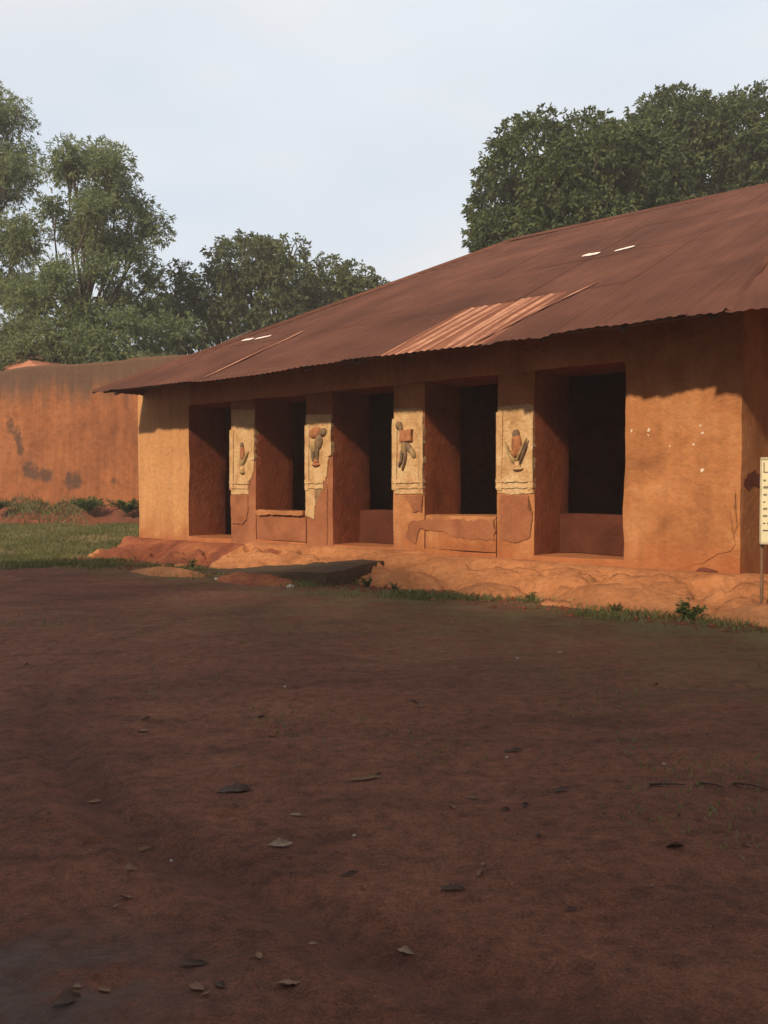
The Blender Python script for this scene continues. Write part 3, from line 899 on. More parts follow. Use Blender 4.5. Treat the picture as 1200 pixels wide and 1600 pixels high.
# right-hand wing of the roof, turned a little at the bend
c_, s_ = math.cos(BEND), math.sin(BEND)
wing = {'M': frame_mat(UB, V_EAVE, BEND), 'seed': 3, 'sag': lambda s, w: -0.03 + 0 * s}
def clip_wing(S):
    return np.minimum(RUN, np.where(S < RUN * tb, S / tb, 1e9))
for i in range(6):
    s0 = max(0.0, i * SW - 0.03); s1 = (i + 1) * SW + 0.05
    for j in range(4):
        w0 = j * SL * 0.93; w1 = min(RUN, w0 + SL)
        sheet(wing, s0, s1, w0 + r2.uniform(-0.05, 0.03), w1, None, clip_wing, M['rust'], 0.003, 0.0, 0.0025 * (i % 2), ragged_eave=0.09 if j == 0 else 0)
# left hip end and the rear slope (one narrow course of long sheets each)
hipend = {'M': frame_mat(UL, V_EAVE, -math.pi / 2) @ Matrix.Identity(4), 'seed': 5}
hipend['M'] = Matrix.Translation((UL, V_EAVE + 2 * RUN, Z_EAVE)) @ Matrix.Rotation(-math.pi / 2, 4, 'Z')
hs = PITCH * RUN / HIP_A
def clip_end(S): return np.minimum(S, 2 * RUN - S) * HIP_A / RUN
for i in range(int(2 * RUN / 1.2) + 1):
    sheet(hipend, i * 1.2, min((i + 1) * 1.2 + 0.03, 2 * RUN), 0.0, HIP_A, None, clip_end, M['rust'], 0.02, 0, 0.005 * (i % 2), slope=hs)
rear = {'M': Matrix.Translation((UB + 4.6, V_EAVE + 2 * RUN, Z_EAVE)) @ Matrix.Rotation(math.pi, 4, 'Z'), 'seed': 8}
Lr = UB + 4.6 - UL
def clip_rear(S): return np.minimum(RUN, (Lr - S) * RUN / HIP_A)
for i in range(int(Lr / 1.2) + 1):
    sheet(rear, i * 1.2, min((i + 1) * 1.2 + 0.03, Lr), 0.0, RUN, None, clip_rear, M['rust'], 0.02, 0, 0.005 * (i % 2))

def strip(name, pts, width, mat, parent, thick=0.02, lift=0.03):
    """folded cap along a polyline (hip and ridge capping)"""
    V, Fc = [], []
    for i, p in enumerate(pts):
        a = Vector(pts[max(0, i - 1)]); b = Vector(pts[min(len(pts) - 1, i + 1)])
        d = (b - a).normalized(); side = d.cross(Vector((0, 0, 1))).normalized()
        P = Vector(p)
        V += [P + side * width - Vector((0, 0, width * 0.55 - lift)), P + Vector((0, 0, lift + 0.015)), P - side * width - Vector((0, 0, width * 0.55 - lift))]
    for i in range(len(pts) - 1):
        k = i * 3
        Fc += [(k, k + 1, k + 4, k + 3), (k + 1, k + 2, k + 5, k + 4)]
    return mesh_np(name, V, Fc, mat, parent)
apex = (UL + HIP_A, V_EAVE + RUN, Z_EAVE + PITCH * RUN)
ub_r = UB - RUN * tb
strip('hip_cap', [tuple(Vector((UL, V_EAVE, Z_EAVE)).lerp(Vector(apex), t)) for t in np.linspace(0, 1, 10)], 0.09, M['rust'], roof)
strip('ridge_cap', [(x, V_EAVE + RUN, Z_EAVE + PITCH * RUN) for x in np.linspace(apex[0], ub_r, 8)], 0.13, M['rust'], roof)
strip('hip_cap', [(UB - RUN * tb * t, V_EAVE + RUN * t, Z_EAVE + PITCH * RUN * t - 0.02) for t in np.linspace(0.0, 1, 9)], 0.05, M['rust'], roof, lift=0.02)
# little tin patches and bright overlaps that catch the eye on the slope
def roof_pt(px, py):
    """measured point on the front slope"""
    tx, ty = (px - 600) / F0, (765 - py) / F0
    # camera ray in palace frame
    cu, cv = to_local(0.0, 0.0); cz = CAM_Z - BZ
    du = tx * UX + 1.0 * UY; dv = tx * VX + 1.0 * VY; dz_ = ty
    # plane z = Z_EAVE + PITCH (v - V_EAVE)
    k = (Z_EAVE + PITCH * (cv - V_EAVE) - cz) / (dz_ - PITCH * dv)
    return cu + du * k - UL, cv + dv * k - V_EAVE
def roof_patch(p0, p1, width, mat, name='roof_patch'):
    (s0, w0), (s1, w1) = roof_pt(*p0), roof_pt(*p1)
    n_ = 8
    d = np.array((s1 - s0, w1 - w0)); L = np.linalg.norm(d); d /= L; nrm = np.array((-d[1], d[0]))
    V, Fc = [], []
    rr = np.random.default_rng(int(p0[0]))
    for i in range(n_ + 1):
        t = i / n_
        for sgn in (-1, 1):
            q = np.array((s0, w0)) + d * L * t + nrm * sgn * width * 0.5 * (0.75 + 0.35 * rr.random()) * (0.5 if i in (0, n_) else 1)
            sg_ = 0.03 * fbm(np.array([q[0]]), np.array([q[1]]), 0, 0.45, 3, 77)[0] + eave_sag(np.array([q[0]]), np.array([q[1]]))[0]
            V.append((q[0], q[1], PITCH * q[1] + 0.020 + sg_))
    for i in range(n_): Fc.append((2 * i, 2 * i + 1, 2 * i + 3, 2 * i + 2))
    o = mesh_np(name, V, Fc, mat, roof)
    o.matrix_local = front['M']
roof_patch((909, 404), (934, 400), 0.16, M['tin'])
roof_patch((958, 397), (989, 390), 0.13, M['tin'])
roof_patch((380, 533), (396, 531), 0.12, M['tin'])
roof_patch((400, 531), (424, 526), 0.12, M['tin'])
roof_patch((318, 589), (474, 519), 0.10, M['pale_rust'], 'overlap_strip')
roof_patch((740, 536), (930, 445), 0.07, M['pale_rust'], 'overlap_strip')

# eave purlin and rafter poles
def pole(name, a, b, r0, r1, mat, parent, seg=7, bend=0.0, nseg=4):
    a, b = Vector(a), Vector(b); d = (b - a).normalized()
    up = Vector((0, 0, 1)) if abs(d.z) < 0.9 else Vector((1, 0, 0))
    s = d.cross(up).normalized(); t = s.cross(d)
    V, Fc = [], []
    for i in range(nseg + 1):
        k = i / nseg; c = a.lerp(b, k) + t * bend * math.sin(k * math.pi); r = r0 + (r1 - r0) * k
        for j in range(seg):
            an = 2 * math.pi * j / seg
            V.append(c + s * math.cos(an) * r + t * math.sin(an) * r)
    for i in range(nseg):
        for j in range(seg):
            j2 = (j + 1) % seg
            Fc.append((i * seg + j, i * seg + j2, (i + 1) * seg + j2, (i + 1) * seg + j))
    Fc.append(tuple(range(seg))[::-1]); Fc.append(tuple(nseg * seg + j for j in range(seg)))
    return mesh_np(name, V, Fc, mat, parent, smooth=True)
for i in range(12):
    u = 0.75 + i * 0.98
    pole('rafter', (u, V_EAVE + 0.12, Z_EAVE - 0.05), (u, 2.2, Z_EAVE + PITCH * (2.2 - V_EAVE) - 0.11), 0.04, 0.045, M['wood'], roof)
pole('eave_purlin', (UL + 0.1, V_EAVE + 0.18, Z_EAVE + 0.02), (UB, V_EAVE + 0.18, Z_EAVE + 0.02), 0.03, 0.03, M['wood'], roof)

# ------------------------------------------------------------------ earth bank, mounds, ramp
def bank_mesh(name, u0, u1, v0, edge, mat, label, drop=0.34, power=1.5, seed=0, top=0.0, lump=0.05):
    nu = int((u1 - u0) / 0.035); nv = 46
    U = np.linspace(u0, u1, nu)
    T = np.linspace(-0.15, 1.35, nv)
    UU, TT = np.meshgrid(U, T)
    E = edge(UU) + 0.13 * fbm(UU, 0, 0, 1.3, 4, seed)
    VV = v0 - TT * E
    endf = sstep(u0, u0 + 0.35, UU) * sstep(u1, u1 - 0.35, UU)
    t = np.clip(TT, 0, 2)
    ZZ = top - 0.02 - drop * t ** power + lump * fbm(UU, VV, 0, 1.8, 5, seed + 3) * sstep(0, 0.4, TT) + 0.025 * fbm(UU, VV, 0, 7, 3, seed + 5) * sstep(0, .3, TT)
    # little erosion ledges
    led = fbm(UU, VV * 2, 0, 2.2, 3, seed + 9)
    ZZ -= 0.075 * sstep(0.08, 0.14, led) * sstep(0.1, 0.4, TT)
    ZZ = ZZ * 1.0 - (1 - endf) * 0.35 * sstep(-0.1, 0.3, TT)
    o = quads_np(name, np.stack([UU.ravel(), VV.ravel(), ZZ.ravel()], 1), grid_faces(nu, nv)[:, ::-1], mat, None, smooth=True)
    o.location = (BX, BY, BZ); o.rotation_euler = (0, 0, BROT)
    tag(o, label, kind='structure')
    return o
bank_mesh('earth_bank', -0.55, 4.6, 0.02, lambda u: 0.85 + 0.15 * np.sin(u * 1.7), M['bank_red'], 'eroded red earth bank at the foot of the left pier', 0.38, 1.3, 1, 0.06, 0.13)
bank_mesh('earth_bank', 3.0, 7.3, 0.02, lambda u: 0.62 + 0 * u, M['bank'], 'sunlit earth slope between the low wall and the dark ramp', 0.26, 1.2, 2, 0.11, 0.04)
bank_mesh('earth_bank', 6.35, 9.7, 0.02, lambda u: 0.95 + 0.12 * np.sin(u * 2), M['bank'], 'orange earth bank under the sill of the fourth opening', 0.36, 1.5, 3, 0.08, 0.11)
bank_mesh('earth_bank', 9.1, 15.0, 0.02, lambda u: 1.12 + 0.1 * np.sin(u * 1.3 + 1), M['bank'], 'broad rounded earth bank under the right pier', 0.34, 2.0, 4, 0.06, 0.11)
def mound(uc, vc, ru, rv, h, mat, label, seed):
    nn = 40
    A, B = np.meshgrid(np.linspace(-1.15, 1.15, nn), np.linspace(-1.15, 1.15, nn))
    rr = np.sqrt(A * A + B * B) + 0.30 * fbm(A, B, seed, 2.0, 4, seed)
    X, Y = to_world(uc + A * ru, vc + B * rv)
    Z = ground_h(X, Y) + h * np.clip(1 - rr ** 2, -0.5, 1) + 0.022 * fbm(X, Y, 0, 7, 4, seed)
    o = quads_np('earth_mound', np.stack([X.ravel(), Y.ravel(), Z.ravel()], 1), grid_faces(nn, nn), mat, None, smooth=True)
    tag(o, label, kind='structure')
mound(3.6, -1.85, 0.75, 0.30, 0.10, M['bank'], 'low pale tongue of earth below the ramp', 31)
mound(5.6, -1.85, 0.75, 0.32, 0.12, M['bank_red'], 'brown earth heap against the side of the ramp', 32)

mound(7.35, -0.80, 0.75, 0.42, 0.20, M['bank'], 'rounded earth bulge under the fourth opening', 33)
mound(8.85, -0.88, 0.50, 0.36, 0.14, M['bank'], 'small earth bulge left of the right-hand bay', 34)
mound(10.65, -0.92, 1.05, 0.48, 0.25, M['bank'], 'large smooth earth bulge below the right pier', 35)
mound(12.4, -0.95, 0.80, 0.42, 0.21, M['bank'], 'earth bulge behind the notice board', 36)
mound(0.5, -0.75, 0.6, 0.28, 0.20, M['bank_red'], 'red earth lump before the left pier', 37)
# ramp of worn cement rising to the third opening
ramp_o = empty('cement_ramp', (BX, BY, BZ), BROT)
tag(ramp_o, 'worn dark cement ramp rising to the central doorway', 'ramp')
U = np.linspace(2.3, 6.7, 66); T = np.linspace(0, 1, 16)
UU, TT = np.meshgrid(U, T)
VV = -0.44 - TT * (1.05 + 0.06 * np.sin(UU * 2.2) + 0.25 * (UU < 5) * 0) + 0.03 * fbm(UU, TT, 0, 2.5, 3, 51)
k_ = np.clip((UU - 2.3) / 4.0, 0, 1)
ZZ = -0.37 + 0.33 * k_ ** 1.15 + 0.020 * fbm(UU, VV, 0, 3, 4, 52) - 0.10 * TT * k_
nU, nT = len(U), len(T)
V = np.stack([UU.ravel(), VV.ravel(), ZZ.ravel()], 1)
quads_np('ramp_top', V, grid_faces(nU, nT)[:, ::-1], M['dark_cement'], ramp_o, smooth=True)
fr = V[(nT - 1) * nU:]; lo = fr.copy(); lo[:, 2] = -0.6; lo[:, 1] -= 0.03 + 0.03 * vnoise(lo[:, 0] * 3, 0, 0, 4)
md = (fr + lo) / 2; md[:, 1] += 0.05 + 0.05 * vnoise(lo[:, 0] * 4, 1, 0, 5)
quads_np('ramp_side', np.concatenate([fr, md, lo]), np.concatenate([grid_faces(nU, 2), grid_faces(nU, 2) + nU])[:, ::-1], M['dark_cement'], ramp_o)
en = V.reshape(nT, nU, 3)[:, -1]; lo = en.copy(); lo[:, 2] = -0.6; lo[:, 0] += 0.05
quads_np('ramp_end', np.concatenate([en, lo]), grid_faces(nT, 2)[:, ::-1], M['dark_cement'], ramp_o)

# ------------------------------------------------------------------ old boundary wall
wall2 = empty('boundary_wall', (WA[0], WA[1], 0.0), math.atan2(WD[1], WD[0]))
tag(wall2, 'old red mud boundary wall with dark weathered top behind the building', 'wall')
nu, nz = 240, 52
S = np.linspace(-13, 11.2, nu); TZ = np.linspace(0, 1, nz)
SS, TT = np.meshgrid(S, TZ)
TOPZ = 5.16 + 0.10 * fbm(SS, 0, 0, 0.5, 4, 61) - 0.25 * sstep(-0.6, -3.0, SS) * 0
ZZ = 0.3 + TT * (TOPZ - 0.3)
VV = 0.06 * fbm(SS, ZZ, 0, 0.7, 5, 62) + 0.10 * (TT - 0.3) - 0.12 * sstep(0.25, 0.0, TT)
frv = np.stack([SS.ravel(), VV.ravel(), ZZ.ravel()], 1)
bkv = frv[(nz - 1) * nu:].copy(); bkv[:, 1] += 0.6
bk2 = bkv.copy(); bk2[:, 2] = 0.3
allv = np.concatenate([frv, bkv, bk2])
fc = grid_faces(nu, nz)
f2 = grid_faces(nu, 2) + (nz - 1) * nu
f3 = grid_faces(nu, 2) + nz * nu
wb = quads_np('wall_body', allv, np.concatenate([fc, f2, f3]), M['old_wall'], wall2, smooth=True)
# mould blotches: where damp has blackened the mud
def wl_pt(px, py):
    tx = (px - 600) / F0
    A = np.array([[tx, -WD[0]], [1.0, -WD[1]]]); k, s = np.linalg.solve(A, WA)
    return s, CAM_Z + (765 - py) / F0 * k
mould = np.zeros(len(allv))
for (px, py, rs, rz_) in ((44, 734, .30, .32), (62, 740, .35, .28), (76, 743, .25, .2), (108, 750, .30, .28), (120, 752, .3, .25), (16, 664, .2, .3), (26, 684, .18, .35), (33, 705, .15, .3), (180, 752, .12, .12)):
    s0_, z0_ = wl_pt(px, py)
    mould += 1.1 * np.exp(-(((allv[:, 0] - s0_) / rs) ** 2 + ((allv[:, 2] - z0_) / rz_) ** 2))
a = wb.data.attributes.new('mould', 'FLOAT', 'POINT'); a.data.foreach_set('value', np.clip(mould, 0, 1).astype(np.float32))
# bank at its foot
nu, nv = 220, 24
S = np.linspace(-13, 10, nu); T = np.linspace(0, 1, nv)
SS, TT = np.meshgrid(S, T)
reach = 1.25 + 0.35 * fbm(SS, 0, 0, 0.9, 3, 71)
VV = 0.12 - TT * reach
hb = 1.36 + 0.12 * fbm(SS, 0, 0, 0.7, 4, 72)
ZZ = hb - (hb - 0.30) * np.clip(TT * 1.05, 0, 1) ** (0.75 + 0.4 * fbm(SS, TT, 0, 1.3, 3, 73)) + 0.10 * fbm(SS, VV, 0, 2.2, 4, 74) * sstep(0, 0.2, TT)
SSb, TTb, VVb, ZZb = SS, TT, VV, ZZ
wbk = quads_np('earth_bank', np.stack([SS.ravel(), VV.ravel(), ZZ.ravel()], 1), grid_faces(nu, nv)[:, ::-1], M['old_bank'], None, smooth=True)
wbk.location = wall2.location; wbk.rotation_euler = wall2.rotation_euler
tag(wbk, 'red earth bank along the foot of the old boundary wall', kind='structure')

# far low building whose salmon roof shows over the wall at the left edge
hut = empty('low_house', (-13.2, 33.0, 0.8), BROT)
tag(hut, 'low house with a salmon coloured roof behind the boundary wall', 'house')
box_mesh('wall', (-6.0, 0, -0.9), (2.4, 4.0, 4.65), M['old_wall'], hut, step=1.0)
hr = M['house_roof'] = plain('salmon_tin_roof', (0.34, 0.14, 0.085), 0.8, 0.2, 2)
V = [(-6.8, -0.6, 4.7), (3.0, -0.6, 4.7), (3.0, 4.6, 4.7), (-6.8, 4.6, 4.7), (-5.4, 1.6, 6.1), (-3.0, 1.6, 6.1)]
mesh_np('roof', V, [(0, 1, 5, 4), (1, 2, 5), (2, 3, 4, 5), (3, 0, 4), (0, 3, 2, 1)], hr, hut)

# ------------------------------------------------------------------ sign at the right edge
sign = empty('notice_board', (3.60, 8.86, 0.15), R(-12))
tag(sign, 'cream painted notice board on a thin post, cut by the right edge', 'sign')
def box_plain(name, lo, hi, mat, parent, bev=0.006):
    bm = bmesh.new(); bmesh.ops.create_cube(bm, size=1.0)
    for v in bm.verts: v.co = Vector([lo[i] + (v.co[i] + 0.5) * (hi[i] - lo[i]) for i in range(3)])
    if bev: bmesh.ops.bevel(bm, geom=bm.edges[:], offset=bev, segments=2, affect='EDGES')
    me = bpy.data.meshes.new(name); bm.to_mesh(me); bm.free(); me.materials.append(mat)
    o = bpy.data.objects.new(name, me); COL.objects.link(o); o.parent = parent
    return o
box_plain('board', (-0.01, -0.015, 0.78), (1.15, 0.015, 1.605), M['sign_white'], sign)
for lo, hi in (((-0.012, -0.024, 0.78), (-0.002, -0.0155, 1.605)), ((-0.012, -0.024, 1.585), (1.15, -0.0165, 1.607)), ((-0.012, -0.024, 0.778), (1.15, -0.0165, 0.80))):
    box_plain('trim', lo, hi, M['sign_frame'], sign, 0.002)
pole('post', (0.02, 0.045, -0.15), (0.02, 0.045, 1.5), 0.017, 0.017, M['post'], sign)
pole('post', (1.10, 0.045, -0.15), (1.10, 0.045, 1.5), 0.017, 0.017, M['post'], sign)
# heading letter and rows of illegible small lettering (strokes only)
def stroke(name, lo, hi): return box_plain(name, (lo[0], -0.0185, lo[1]), (hi[0], -0.0152, hi[1]), M['sign_ink'], sign, 0)
stroke('letter', (0.016, 1.46), (0.026, 1.56)); stroke('letter', (0.026, 1.46), (0.058, 1.471))
r3 = random.Random(3)
for row in range(8):
    z = 1.38 - row * 0.068
    x = 0.016
    while x < 1.05:
        w = r3.uniform(0.015, 0.05)
        stroke('lettering', (x, z), (min(x + w, 1.1), z + r3.uniform(0.010, 0.022))); x += w + r3.uniform(0.012, 0.03)

# ------------------------------------------------------------------ trees
def leaf_quads(P, D, length, width, droop, r):
    """P (n,3) leaf bases, D (n,3) directions -> folded diamond leaves"""
    n_ = len(P)
    D = D / np.linalg.norm(D, axis=1, keepdims=True)
    rnd = r.normal(size=(n_, 3)); S = np.cross(D, rnd); S /= np.linalg.norm(S, axis=1, keepdims=True) + 1e-9
    L = length * r.uniform(0.65, 1.25, (n_, 1)); W = width * r.uniform(0.7, 1.2, (n_, 1))
    mid = P + D * L * 0.5
    tip = P + D * L; tip[:, 2] -= (droop * L[:, 0]); mid[:, 2] -= droop * L[:, 0] * 0.3
    V = np.stack([P, mid + S * W * 0.5, tip, mid - S * W * 0.5], 1).reshape(-1, 3)
    Q = np.arange(n_ * 4).reshape(-1, 4)
    return V, Q

def crown_mesh(lumps, density, leaves, length, width, droop, r, shell=(0.72, 1.06), flat=0.0, cull=0.62):
    """rosettes of leaves over the skins of overlapping lumps (x,y,z,radius,zscale)"""
    lumps = np.array(lumps)
    PP, DD, TT = [], [], []
    for (x, y, z, rad, zs_) in lumps:
        n_ = int(density * 4 * math.pi * rad * rad)
        d = r.normal(size=(n_, 3)); d /= np.linalg.norm(d, axis=1, keepdims=True)
        # lumpy skin
        bumpy = 1 + 0.16 * fbm(d[:, 0] * 2 + x, d[:, 1] * 2 + y, d[:, 2] * 2 + z, 1.3, 3, 5)
        rr = rad * bumpy * r.uniform(shell[0], shell[1], n_)
        c = np.array((x, y, z)) + d * rr[:, None] * np.array((1, 1, zs_))
        inside = np.zeros(n_, bool)
        for (x2, y2, z2, rad2, zs2) in lumps:
            if (x2, y2, z2) == (x, y, z): continue
            q = (c - np.array((x2, y2, z2))) / np.array((rad2, rad2, rad2 * zs2))
            inside |= (q * q).sum(1) < cull * cull
        c, d2 = c[~inside], d[~inside]
        PP.append(c); DD.append(d2); TT.append(r.random(len(c)))
    P = np.concatenate(PP); Dn = np.concatenate(DD); T = np.concatenate(TT)
    n_ = len(P)
    P = np.repeat(P, leaves, 0); Dn = np.repeat(Dn, leaves, 0); T = np.repeat(T, leaves)
    D = Dn * 0.7 + r.normal(size=P.shape) * 0.75
    D[:, 2] -= droop * 0.3
    P = P + r.normal(size=P.shape) * length * 0.18
    T = np.clip(0.65 * T + 0.35 * r.random(len(T)), 0, 1)
    V, Q = leaf_quads(P, D, length, width, droop, r)
    return V, Q, T

def limb(V, Fc, pts, radii, seg=6):
    base = len(V)
    for i, p in enumerate(pts):
        a = Vector(pts[max(0, i - 1)]); b = Vector(pts[min(len(pts) - 1, i + 1)]); d = (b - a).normalized()
        s = d.cross(Vector((0.31, 0.95, 0.05))).normalized(); t = s.cross(d)
        for j in range(seg):
            an = 2 * math.pi * j / seg
            V.append(Vector(p) + s * math.cos(an) * radii[i] + t * math.sin(an) * radii[i])
    for i in range(len(pts) - 1):
        for j in range(seg):
            j2 = (j + 1) % seg
            Fc.append((base + i * seg + j, base + i * seg + j2, base + (i + 1) * seg + j2, base + (i + 1) * seg + j))

def make_tree(name, loc, lumps, trunk_top, r0, leafmat, label, group, seed, density, leaves, length, width, droop, shell=(0.72, 1.06), cull=0.62, rz=0.0):
    r = np.random.default_rng(seed)
    root = empty(name, loc, rz)
    tag(root, label, 'tree', group)
    V, Fc = [], []
    tt = Vector(trunk_top)
    n_ = 7
    pts = [Vector((0, 0, -0.4)).lerp(tt, i / n_) + Vector((r.normal(0, 0.06), r.normal(0, 0.06), 0)) for i in range(n_ + 1)]
    limb(V, Fc, pts, [r0 * (1.25 if i == 0 else 1 - 0.55 * i / n_) for i in range(n_ + 1)], 9)
    mesh_np('trunk', V, Fc, M['bark'], root, smooth=True)
    V, Fc = [], []
    for (x, y, z, rad, zs_) in lumps:
        st = pts[r.integers(n_ - 2, n_ + 1)]
        e = Vector((x, y, z))
        mid = st.lerp(e, 0.5) + Vector((r.normal(0, 0.2), r.normal(0, 0.2), r.normal(0.15, 0.15)))
        limb(V, Fc, [st, st.lerp(mid, .5) + Vector((0, 0, .1)), mid, mid.lerp(e, .5), e], [r0 * .42, r0 * .34, r0 * .26, r0 * .17, r0 * .08], 5)
        for q in range(3):
            tip = e + Vector(r.normal(0, 1, 3)).normalized() * rad * 0.9
            limb(V, Fc, [mid.lerp(e, .6), e.lerp(tip, .5), tip], [r0 * .14, r0 * .09, r0 * .03], 4)
    mesh_np('branches', V, Fc, M['bark'], root, smooth=True)
    Vc, Qc, T = crown_mesh(lumps, density, leaves, length, width, droop, r, shell, cull=cull)
    quads_np('crown', Vc, Qc, leafmat, root, attr=T)
    return root

def dome(rad, zc, zr, n_, lump, seed, zmin=-0.3, squash=0.9):
    """lumps on a rounded crown"""
    r = np.random.default_rng(seed); out = [(0, 0, zc, rad * 0.72, squash * zr / rad)]
    k = 0
    while len(out) < n_ + 1 and k < 4000:
        k += 1
        d = r.normal(size=3); d /= np.linalg.norm(d)
        if d[2] < zmin: continue
        p = (d[0] * rad * 0.74, d[1] * rad * 0.74, zc + d[2] * zr * 0.76)
        lr = lump * r.uniform(0.75, 1.25)
        if all(math.dist(p, q[:3]) > lump * 0.75 for q in out[1:]): out.append((*p, lr, 0.85))
    return out

G_MANGO = 'mango trees behind the palace roof'
make_tree('mango_tree', (6.2, 31.0, 0.2), dome(3.5, 9.4, 4.6, 30, 1.15, 1), (0.1, 0, 7.0), 0.42, M['mango_leaf'],
          'dense dark mango tree behind the roof, left of the pair', G_MANGO, 101, 20, 9, 0.20, 0.075, 0.2, shell=(0.55, 1.06))
make_tree('mango_tree', (11.4, 33.5, 0.2), dome(4.3, 10.6, 5.1, 34, 1.3, 2), (0.0, 0, 7.5), 0.5, M['mango_leaf'],
          'tallest dark mango tree with rounded top behind the right of the roof', G_MANGO, 102, 19, 9, 0.205, 0.075, 0.2, shell=(0.55, 1.06))
make_tree('mango_tree', (17.6, 35.5, 0.2), dome(3.8, 10.8, 4.6, 24, 1.35, 3), (0.0, 0, 7.0), 0.45, M['mango_leaf'],
          'mango tree at the right edge of the picture, mostly cut off', G_MANGO, 103, 16, 8, 0.21, 0.078, 0.2, shell=(0.55, 1.06))

# left feathery trees
def airy(seed, n_, rx, ry, z0, z1, lump, cx=0.0, top=0.5):
    r = np.random.default_rng(seed); out = []; k = 0
    while len(out) < n_ and k < 6000:
        k += 1
        t = r.random(); z = z0 + (z1 - z0) * t
        w = 1.0 - top * t ** 2.2
        a = r.uniform(0, 2 * math.pi); q = math.sqrt(r.random()) * w
        p = (cx * t + math.cos(a) * q * rx, math.sin(a) * q * ry, z)
        lr = lump * r.uniform(0.65, 1.25)
        if all(math.dist(p, o_[:3]) > (lr + o_[3]) * 0.52 for o_ in out): out.append((*p, lr, 0.75))
    return out
make_tree('feathery_tree', (-10.9, 33.5, 0.3), airy(11, 50, 3.6, 2.6, 4.6, 13.3, 0.95, 0.4, 0.74), (0.2, 0, 7.5), 0.20, M['neem_leaf'],
          'tall airy grey-green tree rising behind the boundary wall', None, 111, 28, 8, 0.17, 0.05, 0.12, shell=(0.15, 1.1), cull=0.0)
make_tree('feathery_tree', (-17.3, 37.0, 0.3), airy(12, 40, 3.9, 2.8, 6.5, 17.0, 1.1, 0.4, 0.6), (0.3, 0, 9.5), 0.26, M['neem_leaf'],
          'taller feathery tree cut by the left edge of the picture', None, 112, 24, 8, 0.18, 0.05, 0.12, shell=(0.15, 1.1), cull=0.0)
# round tree in the middle
make_tree('spreading_tree', (-4.6, 38.0, 0.2), dome(3.4, 8.2, 3.6, 24, 1.0, 5), (0.1, 0, 5.5), 0.34, M['bush_leaf'],
          'broad round green tree showing above the left slope of the roof', None, 121, 12, 8, 0.20, 0.085, 0.25)
make_tree('spreading_tree', (-1.9, 40.0, 0.2), dome(2.7, 8.3, 2.7, 16, 0.9, 6), (0.1, 0, 5.5), 0.3, M['bush_leaf'],
          'low green tree just touching the roof slope, right of the round tree', None, 122, 12, 8, 0.20, 0.085, 0.25)
make_tree('slender_tree', (-8.0, 36.0, 0.2), airy(14, 22, 1.5, 1.3, 5.0, 9.6, 0.62, 0.3, 0.5), (0.1, 0, 6.8), 0.16, M['bush_leaf'],
          'thin open tree with sky gaps between the airy tree and the round tree', None, 123, 12, 6, 0.24, 0.09, 0.25, shell=(0.2, 1.1), cull=0.0)
# bushes right behind the boundary wall
BUSH = [(-15.8, 39.5, 2.6, 8.2, 'dark bush behind the wall at the left edge'), (-12.2, 36.5, 2.2, 7.6, 'leafy dark bush behind the middle of the boundary wall'),
        (-8.2, 30.2, 1.9, 6.1, 'yellow-green bush behind the right part of the boundary wall'), (-6.0, 31.5, 1.8, 5.9, 'bush tucked between the boundary wall and the palace roof')]
for i, (x, y, rad, top, lab) in enumerate(BUSH):
    make_tree('bush', (x, y, 0.3), dome(rad, top - rad * 1.1, rad * 1.1, 13, 0.75, 20 + i, -0.6), (0, 0, top - rad * 1.6), 0.16, M['bush_leaf'],
              lab, 'bushes behind the boundary wall', 130 + i, 10, 7, 0.22, 0.10, 0.3)

# row of unseen trees, added behind the photographer to shade the foreground
shade = None
for i, (u, v, sc, rz) in enumerate([(-6, -24, 0.88, 0), (-0.5, -23.5, 0.94, 1.1), (4.8, -24, 0.99, 2.3), (10.2, -23.8, 0.99, 3.6), (15.6, -24.2, 0.995, 4.4), (21, -23.8, 0.98, 5.2), (26.5, -23, 1.0, 0.6)]):
    X, Y = to_world(u, v)
    if shade is None:
        shade = make_tree('shade_tree', (X, Y, 0), dome(4.4, 9.2, 5.0, 26, 1.6, 7, -0.8), (0, 0, 6.0), 0.5, M['mango_leaf'],
                          'unseen tree in a row added across the court to shade its foreground', 'added shade trees across the court', 140, 6, 6, 0.36, 0.13, 0.3)
        o = shade
    else:
        o = copy_tree(shade)
    o.location = (X, Y, 0); o.scale = (sc, sc, sc); o.rotation_euler = (0, 0, rz)

# ------------------------------------------------------------------ grass and weeds
def grass_patch(name, X, Y, h, w, label, seed, lift=0.0):
    r = np.random.default_rng(seed); n_ = len(X)
    Z = ground_h(X, Y) + lift - 0.01
    a = r.uniform(0, 2 * math.pi, n_); H = h * r.uniform(0.4, 1.3, n_); W = w * r.uniform(0.7, 1.3, n_)
    lean = r.uniform(0.1, 0.9, n_) * H; la = r.uniform(0, 2 * math.pi, n_)
    dx, dy = np.cos(a) * W, np.sin(a) * W
    P0 = np.stack([X - dx, Y - dy, Z], 1); P1 = np.stack([X + dx, Y + dy, Z], 1)
    lx, ly = np.cos(la) * lean, np.sin(la) * lean
    P2 = np.stack([X + dx * 0.7 + lx * .45, Y + dy * 0.7 + ly * .45, Z + H * 0.6], 1)
    P3 = np.stack([X + lx, Y + ly, Z + H], 1)
    V = np.stack([P0, P1, P2, P3], 1).reshape(-1, 3)
    o = quads_np(name, V, np.arange(n_ * 4).reshape(-1, 4), M['grass'], attr=r.random(n_))
    tag(o, label, 'grass', kind='stuff')
    return o
def scatter(n_, u0, u1, v0, v1, dens, seed):
    r = np.random.default_rng(seed)
    u = r.uniform(u0, u1, n_); v = r.uniform(v0, v1, n_)
    keep = r.random(n_) < dens(u, v)
    return to_world(u[keep], v[keep])
